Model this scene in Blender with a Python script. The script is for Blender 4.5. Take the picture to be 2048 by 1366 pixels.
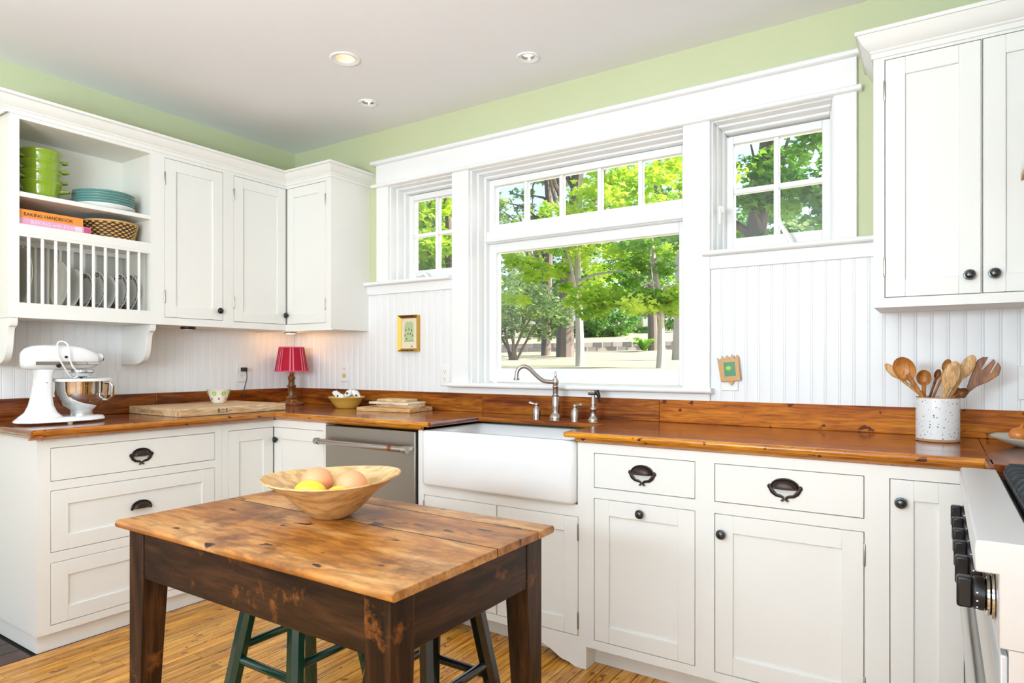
import bpy, math, random
from mathutils import Vector, Matrix, Euler
random.seed(7)
PI = math.pi
S = bpy.context.scene
COL = S.collection
for o in list(bpy.data.objects): bpy.data.objects.remove(o, do_unlink=True)

# ------------------------------------------------------------------ camera, sky, sun, daylight, exposure
YAW = math.atan(854 / 1303.0)
EYE = 1.18
cam = bpy.data.cameras.new('camera')
cam.lens = 1303 / 2048 * 36; cam.sensor_width = 36; cam.shift_y = 42 / 2048; cam.clip_start = .02; cam.clip_end = 300
camo = bpy.data.objects.new('camera', cam); COL.objects.link(camo)
camo.location = (0, 0, EYE); camo.rotation_euler = (PI / 2, 0, YAW)
S.camera = camo

w = bpy.data.worlds.new('sky'); S.world = w; w.use_nodes = True
nt = w.node_tree; nt.nodes.clear()
sky = nt.nodes.new('ShaderNodeTexSky'); sky.sky_type = 'NISHITA'; sky.sun_disc = False
sky.sun_elevation = math.radians(38); sky.sun_rotation = math.radians(70); sky.air_density = 1.0; sky.dust_density = 4.0
bg = nt.nodes.new('ShaderNodeBackground'); bg.inputs['Strength'].default_value = .85
wo = nt.nodes.new('ShaderNodeOutputWorld')
nt.links.new(sky.outputs[0], bg.inputs[0]); nt.links.new(bg.outputs[0], wo.inputs[0])

sun = bpy.data.lights.new('sun', 'SUN'); sun.energy = 20.0; sun.angle = math.radians(.6); sun.color = (1, .95, .86)
suno = bpy.data.objects.new('sun', sun); COL.objects.link(suno)
suno.rotation_euler = Vector((-.80, -.30, -.52)).to_track_quat('-Z', 'Y').to_euler()

def area(name, loc, target, sx, sy, power, color=(1, 1, 1)):
    l = bpy.data.lights.new(name, 'AREA'); l.shape = 'RECTANGLE'; l.size = sx; l.size_y = sy; l.energy = power; l.color = color
    o = bpy.data.objects.new(name, l); COL.objects.link(o); o.location = loc
    o.rotation_euler = (Vector(target) - Vector(loc)).to_track_quat('-Z', 'Y').to_euler()
    return o
# daylight from the big window in the wall behind the camera and from the next room on the left
area('daylight_rear_window', (-.65, -3.35, 1.5), (-1.5, 2, 1.3), 2.6, 1.9, 60, (.86, .94, 1))
area('daylight_side_room', (-5.3, -.9, 1.6), (-1, .4, 1.2), 2.0, 1.9, 16, (.88, .95, 1))
# unseen fill lamp added behind the camera, aimed up to brighten the ceiling
area('ceiling_fill', (-1.2, -1.1, 1.5), (-1.2, -.5, 2.6), 1.0, 1.0, 230, (.74, .89, 1))
area('left_wall_fill', (.80, -1.5, 1.5), (-3.5, .9, 1.35), 1.4, 1.4, 42, (.86, .94, 1))  # fill lamp added to light the left wall; no window known here

S.view_settings.view_transform = 'Standard'; S.view_settings.look = 'None'
S.view_settings.gamma = 1; S.view_settings.use_curve_mapping = False
S.view_settings.exposure = -.78

# ------------------------------------------------------------------ helpers: materials
MATS = {}
def lin(h):
    h = h.lstrip('#'); c = [int(h[i:i + 2], 16) / 255 for i in (0, 2, 4)]
    return tuple(x / 12.92 if x <= .04045 else ((x + .055) / 1.055) ** 2.4 for x in c)
def newmat(name):
    m = bpy.data.materials.new(name); m.use_nodes = True; n = m.node_tree
    b = n.nodes['Principled BSDF']; MATS[name] = m
    return m, n, b
def N(n, t, **k):
    x = n.nodes.new(t)
    for a, v in k.items(): setattr(x, a, v)
    return x
def paint(name, col, rough=.4, bump=.0, bscale=60, var=.03, metal=0, coat=0, spec=.5):
    m, n, b = newmat(name)
    tc = N(n, 'ShaderNodeTexCoord'); no = N(n, 'ShaderNodeTexNoise'); no.inputs['Scale'].default_value = 3; no.inputs['Detail'].default_value = 4
    n.links.new(tc.outputs['Object'], no.inputs['Vector'])
    mx = N(n, 'ShaderNodeMixRGB', blend_type='MIX'); c = lin(col)
    mx.inputs[1].default_value = (*[x * (1 - var) for x in c], 1); mx.inputs[2].default_value = (*[min(1, x * (1 + var)) for x in c], 1)
    n.links.new(no.outputs['Fac'], mx.inputs[0]); n.links.new(mx.outputs[0], b.inputs['Base Color'])
    b.inputs['Roughness'].default_value = rough; b.inputs['Metallic'].default_value = metal
    b.inputs['Coat Weight'].default_value = coat; b.inputs['Specular IOR Level'].default_value = spec
    if bump:
        n2 = N(n, 'ShaderNodeTexNoise'); n2.inputs['Scale'].default_value = bscale; n2.inputs['Detail'].default_value = 3
        n.links.new(tc.outputs['Object'], n2.inputs['Vector'])
        bp = N(n, 'ShaderNodeBump'); bp.inputs['Strength'].default_value = bump; bp.inputs['Distance'].default_value = .002
        n.links.new(n2.outputs['Fac'], bp.inputs['Height']); n.links.new(bp.outputs[0], b.inputs['Normal'])
    return m
def wood(name, cols, axis='X', scale=1.0, rough=.3, coat=0.0, vary=.18, stretch=12, blotch=None, knots=None, bump=.08, spots=None):
    """grain stretched along one local axis; cols = dark, mid, light"""
    m, n, b = newmat(name); L = n.links.new
    tc = N(n, 'ShaderNodeTexCoord'); oi = N(n, 'ShaderNodeObjectInfo')
    ml = N(n, 'ShaderNodeMath', operation='MULTIPLY'); ml.inputs[1].default_value = 37.0; L(oi.outputs['Random'], ml.inputs[0])
    ad = N(n, 'ShaderNodeVectorMath', operation='ADD'); L(tc.outputs['Object'], ad.inputs[0]); L(ml.outputs[0], ad.inputs[1])
    mp = N(n, 'ShaderNodeMapping'); L(ad.outputs[0], mp.inputs[0])
    s = [stretch * scale] * 3; s['XYZ'.index(axis)] = scale; mp.inputs['Scale'].default_value = s
    n1 = N(n, 'ShaderNodeTexNoise'); n1.inputs['Scale'].default_value = 2.2; n1.inputs['Detail'].default_value = 8; n1.inputs['Roughness'].default_value = .62; n1.inputs['Distortion'].default_value = .6
    L(mp.outputs[0], n1.inputs['Vector'])
    n2 = N(n, 'ShaderNodeTexNoise'); n2.inputs['Scale'].default_value = 13; n2.inputs['Detail'].default_value = 4
    L(mp.outputs[0], n2.inputs['Vector'])
    cr = N(n, 'ShaderNodeValToRGB'); e = cr.color_ramp.elements
    e[0].position = .36; e[0].color = (*lin(cols[0]), 1); e[1].position = .64; e[1].color = (*lin(cols[2]), 1)
    k = e.new(.5); k.color = (*lin(cols[1]), 1)
    L(n1.outputs['Fac'], cr.inputs[0])
    mu = N(n, 'ShaderNodeMixRGB', blend_type='MULTIPLY'); mu.inputs[0].default_value = .55; L(cr.outputs[0], mu.inputs[1])
    c2 = N(n, 'ShaderNodeValToRGB'); c2.color_ramp.elements[0].position = .40; c2.color_ramp.elements[0].color = (.45, .40, .35, 1); c2.color_ramp.elements[1].position = .54
    L(n2.outputs['Fac'], c2.inputs[0]); L(c2.outputs[0], mu.inputs[2])
    out = mu.outputs[0]
    if blotch:      # large worn / stained patches
        n3 = N(n, 'ShaderNodeTexNoise'); n3.inputs['Scale'].default_value = blotch[1]; n3.inputs['Detail'].default_value = 6; n3.inputs['Roughness'].default_value = .7
        L(ad.outputs[0], n3.inputs['Vector'])
        c3 = N(n, 'ShaderNodeValToRGB'); c3.color_ramp.elements[0].position = blotch[2]; c3.color_ramp.elements[1].position = blotch[3]
        L(n3.outputs['Fac'], c3.inputs[0])
        mb = N(n, 'ShaderNodeMixRGB'); L(c3.outputs[0], mb.inputs[0]); L(out, mb.inputs[1]); mb.inputs[2].default_value = (*lin(blotch[0]), 1); out = mb.outputs[0]
    if spots:       # small dark marks
        n4 = N(n, 'ShaderNodeTexNoise'); n4.inputs['Scale'].default_value = spots[1]; n4.inputs['Detail'].default_value = 2
        mp4 = N(n, 'ShaderNodeMapping'); mp4.inputs['Scale'].default_value = (1, 2.2, 1) if axis == 'X' else (2.2, 1, 1); L(ad.outputs[0], mp4.inputs[0]); L(mp4.outputs[0], n4.inputs['Vector'])
        c4 = N(n, 'ShaderNodeValToRGB'); c4.color_ramp.elements[0].position = spots[2]; c4.color_ramp.elements[1].position = spots[2] + .03
        L(n4.outputs['Fac'], c4.inputs[0])
        mb = N(n, 'ShaderNodeMixRGB'); L(c4.outputs[0], mb.inputs[0]); L(out, mb.inputs[1]); mb.inputs[2].default_value = (*lin(spots[0]), 1); out = mb.outputs[0]
    if knots:
        vo = N(n, 'ShaderNodeTexVoronoi'); vo.inputs['Scale'].default_value = knots
        mp5 = N(n, 'ShaderNodeMapping'); s5 = [1.6] * 3; s5['XYZ'.index(axis)] = .8; mp5.inputs['Scale'].default_value = s5
        L(ad.outputs[0], mp5.inputs[0]); L(mp5.outputs[0], vo.inputs['Vector'])
        c5 = N(n, 'ShaderNodeValToRGB'); c5.color_ramp.elements[0].position = .012; c5.color_ramp.elements[0].color = (1, 1, 1, 1); c5.color_ramp.elements[1].position = .055; c5.color_ramp.elements[1].color = (0, 0, 0, 1)
        L(vo.outputs['Distance'], c5.inputs[0])
        mb = N(n, 'ShaderNodeMixRGB'); L(c5.outputs[0], mb.inputs[0]); L(out, mb.inputs[1]); mb.inputs[2].default_value = (*lin('#3a1608'), 1); out = mb.outputs[0]
    b.inputs['Specular IOR Level'].default_value = .5 if rough < .45 else .25
    hs = N(n, 'ShaderNodeHueSaturation')
    mr = N(n, 'ShaderNodeMapRange'); mr.inputs[3].default_value = 1 - vary; mr.inputs[4].default_value = 1 + vary
    L(oi.outputs['Random'], mr.inputs[0]); L(mr.outputs[0], hs.inputs['Value']); L(out, hs.inputs['Color'])
    L(hs.outputs[0], b.inputs['Base Color'])
    b.inputs['Roughness'].default_value = rough; b.inputs['Coat Weight'].default_value = coat; b.inputs['Coat Roughness'].default_value = .12
    if bump:
        bp = N(n, 'ShaderNodeBump'); bp.inputs['Strength'].default_value = bump; bp.inputs['Distance'].default_value = .003
        L(n1.outputs['Fac'], bp.inputs['Height']); L(bp.outputs[0], b.inputs['Normal'])
    return m
def metal(name, col, rough=.25, axis=None):
    m, n, b = newmat(name); b.inputs['Metallic'].default_value = 1; b.inputs['Base Color'].default_value = (*lin(col), 1); b.inputs['Roughness'].default_value = rough
    tc = N(n, 'ShaderNodeTexCoord'); mp = N(n, 'ShaderNodeMapping'); s = [400, 400, 400]
    if axis: s['XYZ'.index(axis)] = 12
    mp.inputs['Scale'].default_value = s; n.links.new(tc.outputs['Object'], mp.inputs[0])
    no = N(n, 'ShaderNodeTexNoise'); no.inputs['Scale'].default_value = 2; no.inputs['Detail'].default_value = 3; n.links.new(mp.outputs[0], no.inputs['Vector'])
    mr = N(n, 'ShaderNodeMapRange'); mr.inputs[3].default_value = rough * .85; mr.inputs[4].default_value = rough * 1.15
    n.links.new(no.outputs['Fac'], mr.inputs[0]); n.links.new(mr.outputs[0], b.inputs['Roughness'])
    return m
def emis(name, col, st):
    m, n, b = newmat(name); b.inputs['Base Color'].default_value = (*lin(col), 1)
    b.inputs['Emission Color'].default_value = (*lin(col), 1); b.inputs['Emission Strength'].default_value = st
    return m
def speckle(name, col, dot, scale, thr, rough=.35, coat=.2):
    m, n, b = newmat(name); L = n.links.new
    tc = N(n, 'ShaderNodeTexCoord'); vo = N(n, 'ShaderNodeTexVoronoi'); vo.inputs['Scale'].default_value = scale
    L(tc.outputs['Object'], vo.inputs['Vector'])
    no = N(n, 'ShaderNodeTexNoise'); no.inputs['Scale'].default_value = scale * .6; L(tc.outputs['Object'], no.inputs['Vector'])
    mu = N(n, 'ShaderNodeMath', operation='MULTIPLY'); L(no.outputs['Fac'], mu.inputs[0]); mu.inputs[1].default_value = thr * 2
    lt = N(n, 'ShaderNodeMath', operation='LESS_THAN'); L(vo.outputs['Distance'], lt.inputs[0]); L(mu.outputs[0], lt.inputs[1])
    mx = N(n, 'ShaderNodeMixRGB'); L(lt.outputs[0], mx.inputs[0]); mx.inputs[1].default_value = (*lin(col), 1); mx.inputs[2].default_value = (*lin(dot), 1)
    L(mx.outputs[0], b.inputs['Base Color']); b.inputs['Roughness'].default_value = rough; b.inputs['Coat Weight'].default_value = coat
    return m
def leafmat(name, c1, c2, tr=.5):
    m, n, b = newmat(name); L = n.links.new
    tc = N(n, 'ShaderNodeTexCoord'); no = N(n, 'ShaderNodeTexNoise'); no.inputs['Scale'].default_value = 1.7; no.inputs['Detail'].default_value = 5
    L(tc.outputs['Object'], no.inputs['Vector'])
    cr = N(n, 'ShaderNodeValToRGB'); cr.color_ramp.elements[0].position = .35; cr.color_ramp.elements[1].position = .65
    cr.color_ramp.elements[0].color = (*lin(c1), 1); cr.color_ramp.elements[1].color = (*lin(c2), 1); L(no.outputs['Fac'], cr.inputs[0])
    L(cr.outputs[0], b.inputs['Base Color']); b.inputs['Roughness'].default_value = .5
    t = N(n, 'ShaderNodeBsdfTranslucent'); L(cr.outputs[0], t.inputs[0])
    mx = N(n, 'ShaderNodeMixShader'); mx.inputs[0].default_value = tr; L(b.outputs[0], mx.inputs[1]); L(t.outputs[0], mx.inputs[2])
    L(mx.outputs[0], n.nodes['Material Output'].inputs[0])
    return m

CAB = paint('cabinet_cream_paint', '#eeede7', .38, var=.012)
CABIN = paint('cabinet_inside_paint', '#eae7dc', .45, var=.012)
TRIM = paint('white_trim_paint', '#f3f3f1', .35, var=.01)
BEAD = paint('beadboard_paint', '#f0f1f1', .4, var=.012)
GREEN = paint('green_wall_paint', '#c9cfa6', .7, .15, 200, .025)
CEIL = paint('ceiling_paint', '#f1f1f2', .8, .1, 90, .012)
WALLW = paint('off_white_wall_paint', '#ece9e2', .7, .1, 150, .02)
DARKGAP = paint('dark_void', '#2a2622', .9)
SINKM = paint('glazed_fireclay', '#f3f3f2', .12, var=.008, coat=.5)
STEEL = metal('brushed_stainless_steel', '#c4c2bd', .3, 'X')
STEELV = metal('brushed_steel_side', '#dcdddd', .36, 'X'); STEELV.node_tree.nodes['Principled BSDF'].inputs['Metallic'].default_value = .5
STEELD = metal('dishwasher_steel', '#a9a49b', .34, 'X')
NICKEL = metal('brushed_nickel', '#bfb7b0', .24)
CHROME = metal('polished_chrome', '#dcdcda', .07)
COPPER = metal('copper_band', '#b8694a', .3)
BRASS = metal('old_brass', '#a5825a', .5)
GOLD = metal('gilt_gold', '#c9a050', .38)
PEWTER = metal('dark_pewter', '#55595a', .28)
HINGE = metal('antique_nickel', '#a9a59a', .35)
BRONZE = paint('oil_rubbed_bronze', '#3b2f29', .38, .1, 100, .1, metal=.6)
BLACK = paint('black_plastic', '#141416', .32)
IRON = paint('cast_iron', '#25282b', .5, .3, 300, .1)
ENAMEL = paint('black_enamel', '#17181a', .25)
WOODL = wood('heart_pine_dark_shaded', ['#5a2408', '#84400f', '#9c551b'], 'X', 1.0, .16, .35, .12, knots=1.1)  # wood tone plus left shade and right light mixed into the board colours
WOODLY = wood('heart_pine_dark_shaded_lengthwise', ['#5a2408', '#84400f', '#9c551b'], 'Y', 1.0, .16, .35, .12, knots=1.1)
WOODM = wood('heart_pine_red', ['#6b2d10', '#98501f', '#b06a32'], 'X', 1.0, .15, .4, .12, knots=1.2)
WOODG = wood('heart_pine_gold_lit', ['#8f4206', '#c06c0c', '#d48618'], 'X', 1.0, .5, 0, .1, knots=1.8, spots=('#5a2a0a', 20, .66))
WOODW = wood('heart_pine_worn_shaded', ['#5f2a0a', '#8f4a0e', '#ad6a1c'], 'X', 1.1, .5, 0, .12, knots=1.5)
NOSE = wood('pine_nosing', ['#a85a08', '#cf8012', '#df981f'], 'X', 1.0, .22, .3, .06, spots=('#5a2408', 22, .675))
NOSEY = wood('pine_nosing_lengthwise', ['#8f4a0a', '#bd6f12', '#cc8420'], 'Y', 1.0, .22, .3, .06, spots=('#5a2408', 22, .675))
FLOORM = wood('honey_fir_floor', ['#b06a1a', '#df9a2e', '#efb650'], 'Y', 1.3, .3, .15, .17, stretch=16, spots=('#7a4412', 17, .66))
FLOORD = wood('dark_stained_floor', ['#241410', '#3c241d', '#523329'], 'Y', 1.3, .4, .1, .2, stretch=16)
TABTOP = wood('worn_pine_tabletop', ['#94551c', '#bd7a30', '#d6a062'], 'X', 1.0, .38, .05, .05, stretch=4, blotch=('#6a3a16', 4.5, .50, .68), spots=('#2e150a', 9, .665))
TABDARK = wood('old_dark_stain', ['#1c1009', '#33200f', '#4a2e19'], 'X', 1.0, .45, .05, .06, stretch=9, blotch=('#8a5020', 9.0, .58, .68))
TABDARKZ = wood('old_dark_stain_upright', ['#1c1009', '#38220f', '#54341b'], 'Z', 1.0, .45, .05, .06, stretch=9, blotch=('#8a5020', 9.0, .585, .70))
MAPLE = wood('pale_maple_block', ['#d2a878', '#e2bd90', '#ecd0aa'], 'Y', 1.2, .5, 0, .03, stretch=10)
MAPLE2 = wood('end_grain_maple', ['#b88a5a', '#cda070', '#dcb58a'], 'Z', 2, .5, 0, .03, stretch=6)
BOARD1 = wood('beech_board', ['#c99a62', '#deb583', '#e9cba2'], 'X', 1.2, .5, 0, .1, stretch=9)
BOARD2 = wood('bleached_board', ['#e0d3bd', '#ece2d0', '#f3ecdf'], 'X', 1.2, .5, 0, .05, stretch=9)
BOWLW = wood('carved_maple_bowl', ['#d9a968', '#e3b97e', '#ecca98'], 'X', 1.2, .45, .05, .02, stretch=3, blotch=('#c08a4a', 11, .58, .70))
SPOON1 = wood('olive_spoon', ['#9c5a20', '#b8742e', '#cb8f4a'], 'Z', 3, .42, .05, .1, stretch=5)
SPOON2 = wood('pale_spoon', ['#cf9a5c', '#deb078', '#e8c292'], 'Z', 3, .45, 0, .1, stretch=5)
SPOON3 = wood('walnut_spoon', ['#6f3f1c', '#8d5528', '#a56a38'], 'Z', 3, .42, .05, .1, stretch=5)
LAMPW = wood('turned_oak', ['#5c3414', '#7d4c20', '#986431'], 'Z', 2.5, .3, .2, .05, stretch=5)
REDB = paint('green_black_enamel', '#0f2a20', .18, coat=.4)
GRNP = paint('dark_green_gloss_paint', '#0e3b2b', .16, coat=.4)
BLKP = paint('black_gloss_paint', '#101413', .14, coat=.4)
POT = paint('lime_green_glaze', '#8aa61d', .12, coat=.6, var=.06)
TEAL = paint('teal_glaze', '#6f9c95', .15, coat=.5)
CREAMGL = paint('cream_glaze', '#f1ebda', .3, coat=.1)
WHITEGL = paint('white_glaze', '#f5f3ee', .3, coat=.1)
TRANSFER = speckle('brown_transfer_print', '#ddd6cb', '#6b5a4e', 90, .62)
YELLOWG = paint('mustard_glaze', '#d9ad4c', .25, coat=.3)
FLOWERB = paint('white_bowl_glaze', '#f1efe8', .2, coat=.4)
CROCK = speckle('speckled_stoneware', '#e9e9e8', '#2a2a2c', 95, .17, .5)
CLAY = paint('bare_clay', '#b88a63', .8)
WHITEP = paint('white_enamel', '#f4f5f7', .12, var=.006, coat=.5)
PLASTW = paint('white_plastic', '#f2f1ee', .35)
IVORY = paint('ivory_plastic', '#d9cd9e', .4)
ORANGE = paint('orange_book_cloth', '#f0933a', .5)
PINK = paint('pink_book_jacket', '#e2a3bf', .5, var=.12)
PAGES = paint('book_pages', '#e9e2d0', .8)
INK = paint('black_ink', '#1b1714', .6)
PINKINK = paint('pale_pink_ink', '#f6dde6', .6)
WICK1 = paint('pale_cane', '#d3aa66', .55, var=.2)
WICK2 = paint('dark_cane', '#4a2c14', .7)
CREAMP = paint('cream_paper', '#e6dcbc', .8, var=.05)
LGREEN = paint('pale_green_ink', '#b5c496', .8, var=.1)
DGREEN = paint('dark_green_ink', '#5d6b3f', .8)
EMER = paint('emerald_picture', '#1f7a45', .3, var=.5)
CHART = paint('chartreuse_ink', '#9fc63a', .4, var=.2)
CLOTHW = paint('white_wrapped_packets', '#eef2ee', .6, .3, 60, .05)
NAVY = paint('navy_print', '#3d4470', .7)
PEACH = paint('blush_citrus_skin', '#eda878', .4, .15, 300, .12)
LEMON = paint('lemon_skin', '#f2d83c', .35, .15, 200, .06)
ONION = paint('onion_skin', '#cf7a30', .25, var=.15, coat=.2)
ONIOND = paint('dark_onion_skin', '#4a2430', .25, var=.15, coat=.2)
FLG = paint('flower_green_glaze', '#a3bd37', .3)
FLR = paint('flower_red_glaze', '#b4474f', .3)
CANGLOW = emis('lamp_lens_glow', '#fff6e8', 5)
REFL = paint('lamp_reflector', '#f3dcc6', .4)
BARKP = paint('pale_bark', '#b9b0a6', .9, .8, 25, .25)
BARKD = paint('dark_bark', '#6b625c', .9, .8, 25, .3)
LAWN = paint('lawn', '#98957f', .95, .6, 8, .3)
STONE = paint('field_stone', '#8f8a86', .9, .6, 20, .25)
LEAF1 = leafmat('maple_leaf', '#8cba28', '#cfe552', .55)
LEAF2 = leafmat('green_leaf', '#4f8a26', '#93c043', .5)
LEAF3 = leafmat('deep_green_leaf', '#3c7030', '#74a548', .45)
LEAF4 = leafmat('grey_green_leaf', '#5f8052', '#a3bd78', .45)

def striped():
    m, n, b = newmat('red_striped_fabric'); L = n.links.new
    tc = N(n, 'ShaderNodeTexCoord'); sp = N(n, 'ShaderNodeSeparateXYZ'); L(tc.outputs['Object'], sp.inputs[0])
    at = N(n, 'ShaderNodeMath', operation='ARCTAN2'); L(sp.outputs[1], at.inputs[0]); L(sp.outputs[0], at.inputs[1])
    outs = []
    for fr, th in ((7, .55), (31, .45)):
        mu = N(n, 'ShaderNodeMath', operation='MULTIPLY'); mu.inputs[1].default_value = fr; L(at.outputs[0], mu.inputs[0])
        si = N(n, 'ShaderNodeMath', operation='SINE'); L(mu.outputs[0], si.inputs[0])
        gt = N(n, 'ShaderNodeMath', operation='GREATER_THAN'); gt.inputs[1].default_value = th - (.5 if fr == 7 else .2); L(si.outputs[0], gt.inputs[0]); outs.append(gt)
    mm = N(n, 'ShaderNodeMath', operation='MULTIPLY'); L(outs[0].outputs[0], mm.inputs[0]); L(outs[1].outputs[0], mm.inputs[1])
    mx = N(n, 'ShaderNodeMixRGB'); L(mm.outputs[0], mx.inputs[0]); mx.inputs[1].default_value = (*lin('#b5092c'), 1); mx.inputs[2].default_value = (*lin('#ea7d93'), 1)
    L(mx.outputs[0], b.inputs['Base Color']); b.inputs['Roughness'].default_value = .8
    return m
SHADE = striped(); PINKTRIM = paint('pink_shade_trim', '#dd5473', .8)

def glass():
    m, n, b = newmat('window_glass'); L = n.links.new
    t = N(n, 'ShaderNodeBsdfTransparent'); g = N(n, 'ShaderNodeBsdfGlossy'); g.inputs['Roughness'].default_value = .02
    f = N(n, 'ShaderNodeFresnel'); f.inputs[0].default_value = 1.35
    mx = N(n, 'ShaderNodeMixShader'); L(f.outputs[0], mx.inputs[0]); L(t.outputs[0], mx.inputs[1]); L(g.outputs[0], mx.inputs[2])
    L(mx.outputs[0], n.nodes['Material Output'].inputs[0])
    return m
GLASS = glass()

# ------------------------------------------------------------------ helpers: geometry
class MB:
    def __init__(s): s.v = []; s.f = []
    def add(s, vs, fs):
        b = len(s.v); s.v += [tuple(x) for x in vs]; s.f += [tuple(i + b for i in f) for f in fs]; return s
    def box(s, x0, x1, y0, y1, z0, z1):
        if x0 > x1: x0, x1 = x1, x0
        if y0 > y1: y0, y1 = y1, y0
        if z0 > z1: z0, z1 = z1, z0
        return s.add([(x0, y0, z0), (x1, y0, z0), (x1, y1, z0), (x0, y1, z0), (x0, y0, z1), (x1, y0, z1), (x1, y1, z1), (x0, y1, z1)],
                     [(0, 3, 2, 1), (4, 5, 6, 7), (0, 1, 5, 4), (1, 2, 6, 5), (2, 3, 7, 6), (3, 0, 4, 7)])
    def prism(s, poly, axis, a, b):
        k = len(poly); vs = []
        for t in (a, b):
            for p, q in poly: vs.append({'x': (t, p, q), 'y': (p, t, q), 'z': (p, q, t)}[axis])
        fs = [tuple(range(k)), tuple(reversed(range(k, 2 * k)))] + [(i, i + k, (i + 1) % k + k, (i + 1) % k) for i in range(k)]
        return s.add(vs, fs)
    def lathe(s, prof, n=24, c=(0, 0, 0), sx=1, sy=1, close=False):
        """profile of (r,z); ends with r=0 are closed to a point fan"""
        vs = []; k = len(prof)
        for r, z in prof:
            for i in range(n):
                a = 2 * PI * i / n; vs.append((c[0] + r * math.cos(a) * sx, c[1] + r * math.sin(a) * sy, c[2] + z))
        fs = []
        rng = k if close else k - 1
        for j in range(rng):
            jj = (j + 1) % k
            for i in range(n): fs.append((j * n + i, j * n + (i + 1) % n, jj * n + (i + 1) % n, jj * n + i))
        if not close:
            fs.append(tuple(reversed(range(n)))); fs.append(tuple(range((k - 1) * n, k * n)))
        return s.add(vs, fs)
    def tube(s, pts, r, n=8, sx=1.0):
        pts = [Vector(p) for p in pts]; k = len(pts); rs = r if isinstance(r, (list, tuple)) else [r] * k
        vs = []; up = None
        for i, p in enumerate(pts):
            t = (pts[min(i + 1, k - 1)] - pts[max(i - 1, 0)]).normalized()
            if up is None:
                up = Vector((0, 0, 1)) if abs(t.z) < .9 else Vector((1, 0, 0))
            u = (up - t * up.dot(t)).normalized(); up = u; q = t.cross(u)
            for j in range(n):
                a = 2 * PI * (j + .5) / n; vs.append(p + (u * math.cos(a) + q * math.sin(a) * sx) * rs[i])
        fs = [(i * n + j, i * n + (j + 1) % n, (i + 1) * n + (j + 1) % n, (i + 1) * n + j) for i in range(k - 1) for j in range(n)]
        fs += [tuple(reversed(range(n))), tuple(range((k - 1) * n, k * n))]
        return s.add(vs, fs)
    def ball(s, c, rx, ry=None, rz=None, n=16, m=10):
        ry = ry or rx; rz = rz or rx
        prof = [(math.sin(PI * j / m), -math.cos(PI * j / m)) for j in range(m + 1)]; prof[0] = (1e-4, -1); prof[-1] = (1e-4, 1)
        t = MB().lathe(prof, n); return s.add([(c[0] + x * rx, c[1] + y * ry, c[2] + z * rz) for x, y, z in t.v], t.f)
    def loft(s, rings, cap=True):
        n = len(rings[0]); vs = [p for r in rings for p in r]
        fs = [(i * n + j, i * n + (j + 1) % n, (i + 1) * n + (j + 1) % n, (i + 1) * n + j) for i in range(len(rings) - 1) for j in range(n)]
        if cap: fs += [tuple(reversed(range(n))), tuple(range((len(rings) - 1) * n, len(rings) * n))]
        return s.add(vs, fs)
    def xf(s, M): s.v = [tuple(M @ Vector(p)) for p in s.v]; return s
    def mesh(s, name, mat, smooth=True, ang=35):
        me = bpy.data.meshes.new(name); me.from_pydata(s.v, [], s.f); me.update()
        if mat: me.materials.append(mat)
        import bmesh
        bm = bmesh.new(); bm.from_mesh(me); bmesh.ops.recalc_face_normals(bm, faces=bm.faces); bm.to_mesh(me); bm.free()
        if smooth:
            me.polygons.foreach_set('use_smooth', [True] * len(me.polygons)); me.set_sharp_from_angle(angle=math.radians(ang))
        return me
    def build(s, name, mat, parent=None, loc=(0, 0, 0), rot=(0, 0, 0), bevel=0, seg=2, smooth=True, ang=35):
        o = bpy.data.objects.new(name, s.mesh(name, mat, smooth, ang)); COL.objects.link(o)
        o.location = loc; o.rotation_euler = rot
        if parent: o.parent = parent
        if bevel:
            b = o.modifiers.new('bevel', 'BEVEL'); b.width = bevel; b.segments = seg; b.limit_method = 'ANGLE'; b.angle_limit = math.radians(40)
        return o
def link(name, me, parent=None, loc=(0, 0, 0), rot=(0, 0, 0), scale=None):
    o = bpy.data.objects.new(name, me); COL.objects.link(o); o.location = loc; o.rotation_euler = rot
    if parent: o.parent = parent
    if scale: o.scale = scale
    return o
def tag(o, label=None, cat=None, group=None, kind=None):
    if label: o['label'] = label
    if cat: o['category'] = cat
    if group: o['group'] = group
    if kind: o['kind'] = kind
    return o
def thing(name, label, cat, loc=(0, 0, 0), rot=0, group=None):
    o = bpy.data.objects.new(name, None); COL.objects.link(o); o.empty_display_size = .05; o.location = loc
    o.rotation_euler = rot if isinstance(rot, tuple) else (0, 0, rot)
    return tag(o, label, cat, group)
def struct(name, loc=(0, 0, 0), rot=0, label=None):
    o = bpy.data.objects.new(name, None); COL.objects.link(o); o.empty_display_size = .05; o.location = loc; o.rotation_euler = (0, 0, rot)
    return tag(o, label, kind='structure')
def copy_tree(o, parent=None):
    c = o.copy(); COL.objects.link(c); c.parent = parent
    for ch in o.children: copy_tree(ch, c)
    return c
def text(s, size, name, mat, parent, M, ext=.0004, align='CENTER', xs=1.0):
    cu = bpy.data.curves.new('t', 'FONT'); cu.body = s; cu.size = size; cu.extrude = ext; cu.align_x = align; cu.align_y = 'CENTER'; cu.resolution_u = 2
    t = bpy.data.objects.new('t', cu); COL.objects.link(t); me = bpy.data.meshes.new_from_object(t); bpy.data.objects.remove(t)
    me.name = name; me.materials.clear(); me.materials.append(mat)
    me.transform(M @ Matrix.Diagonal((xs, 1, 1, 1)))
    return link(name, me, parent)
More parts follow.
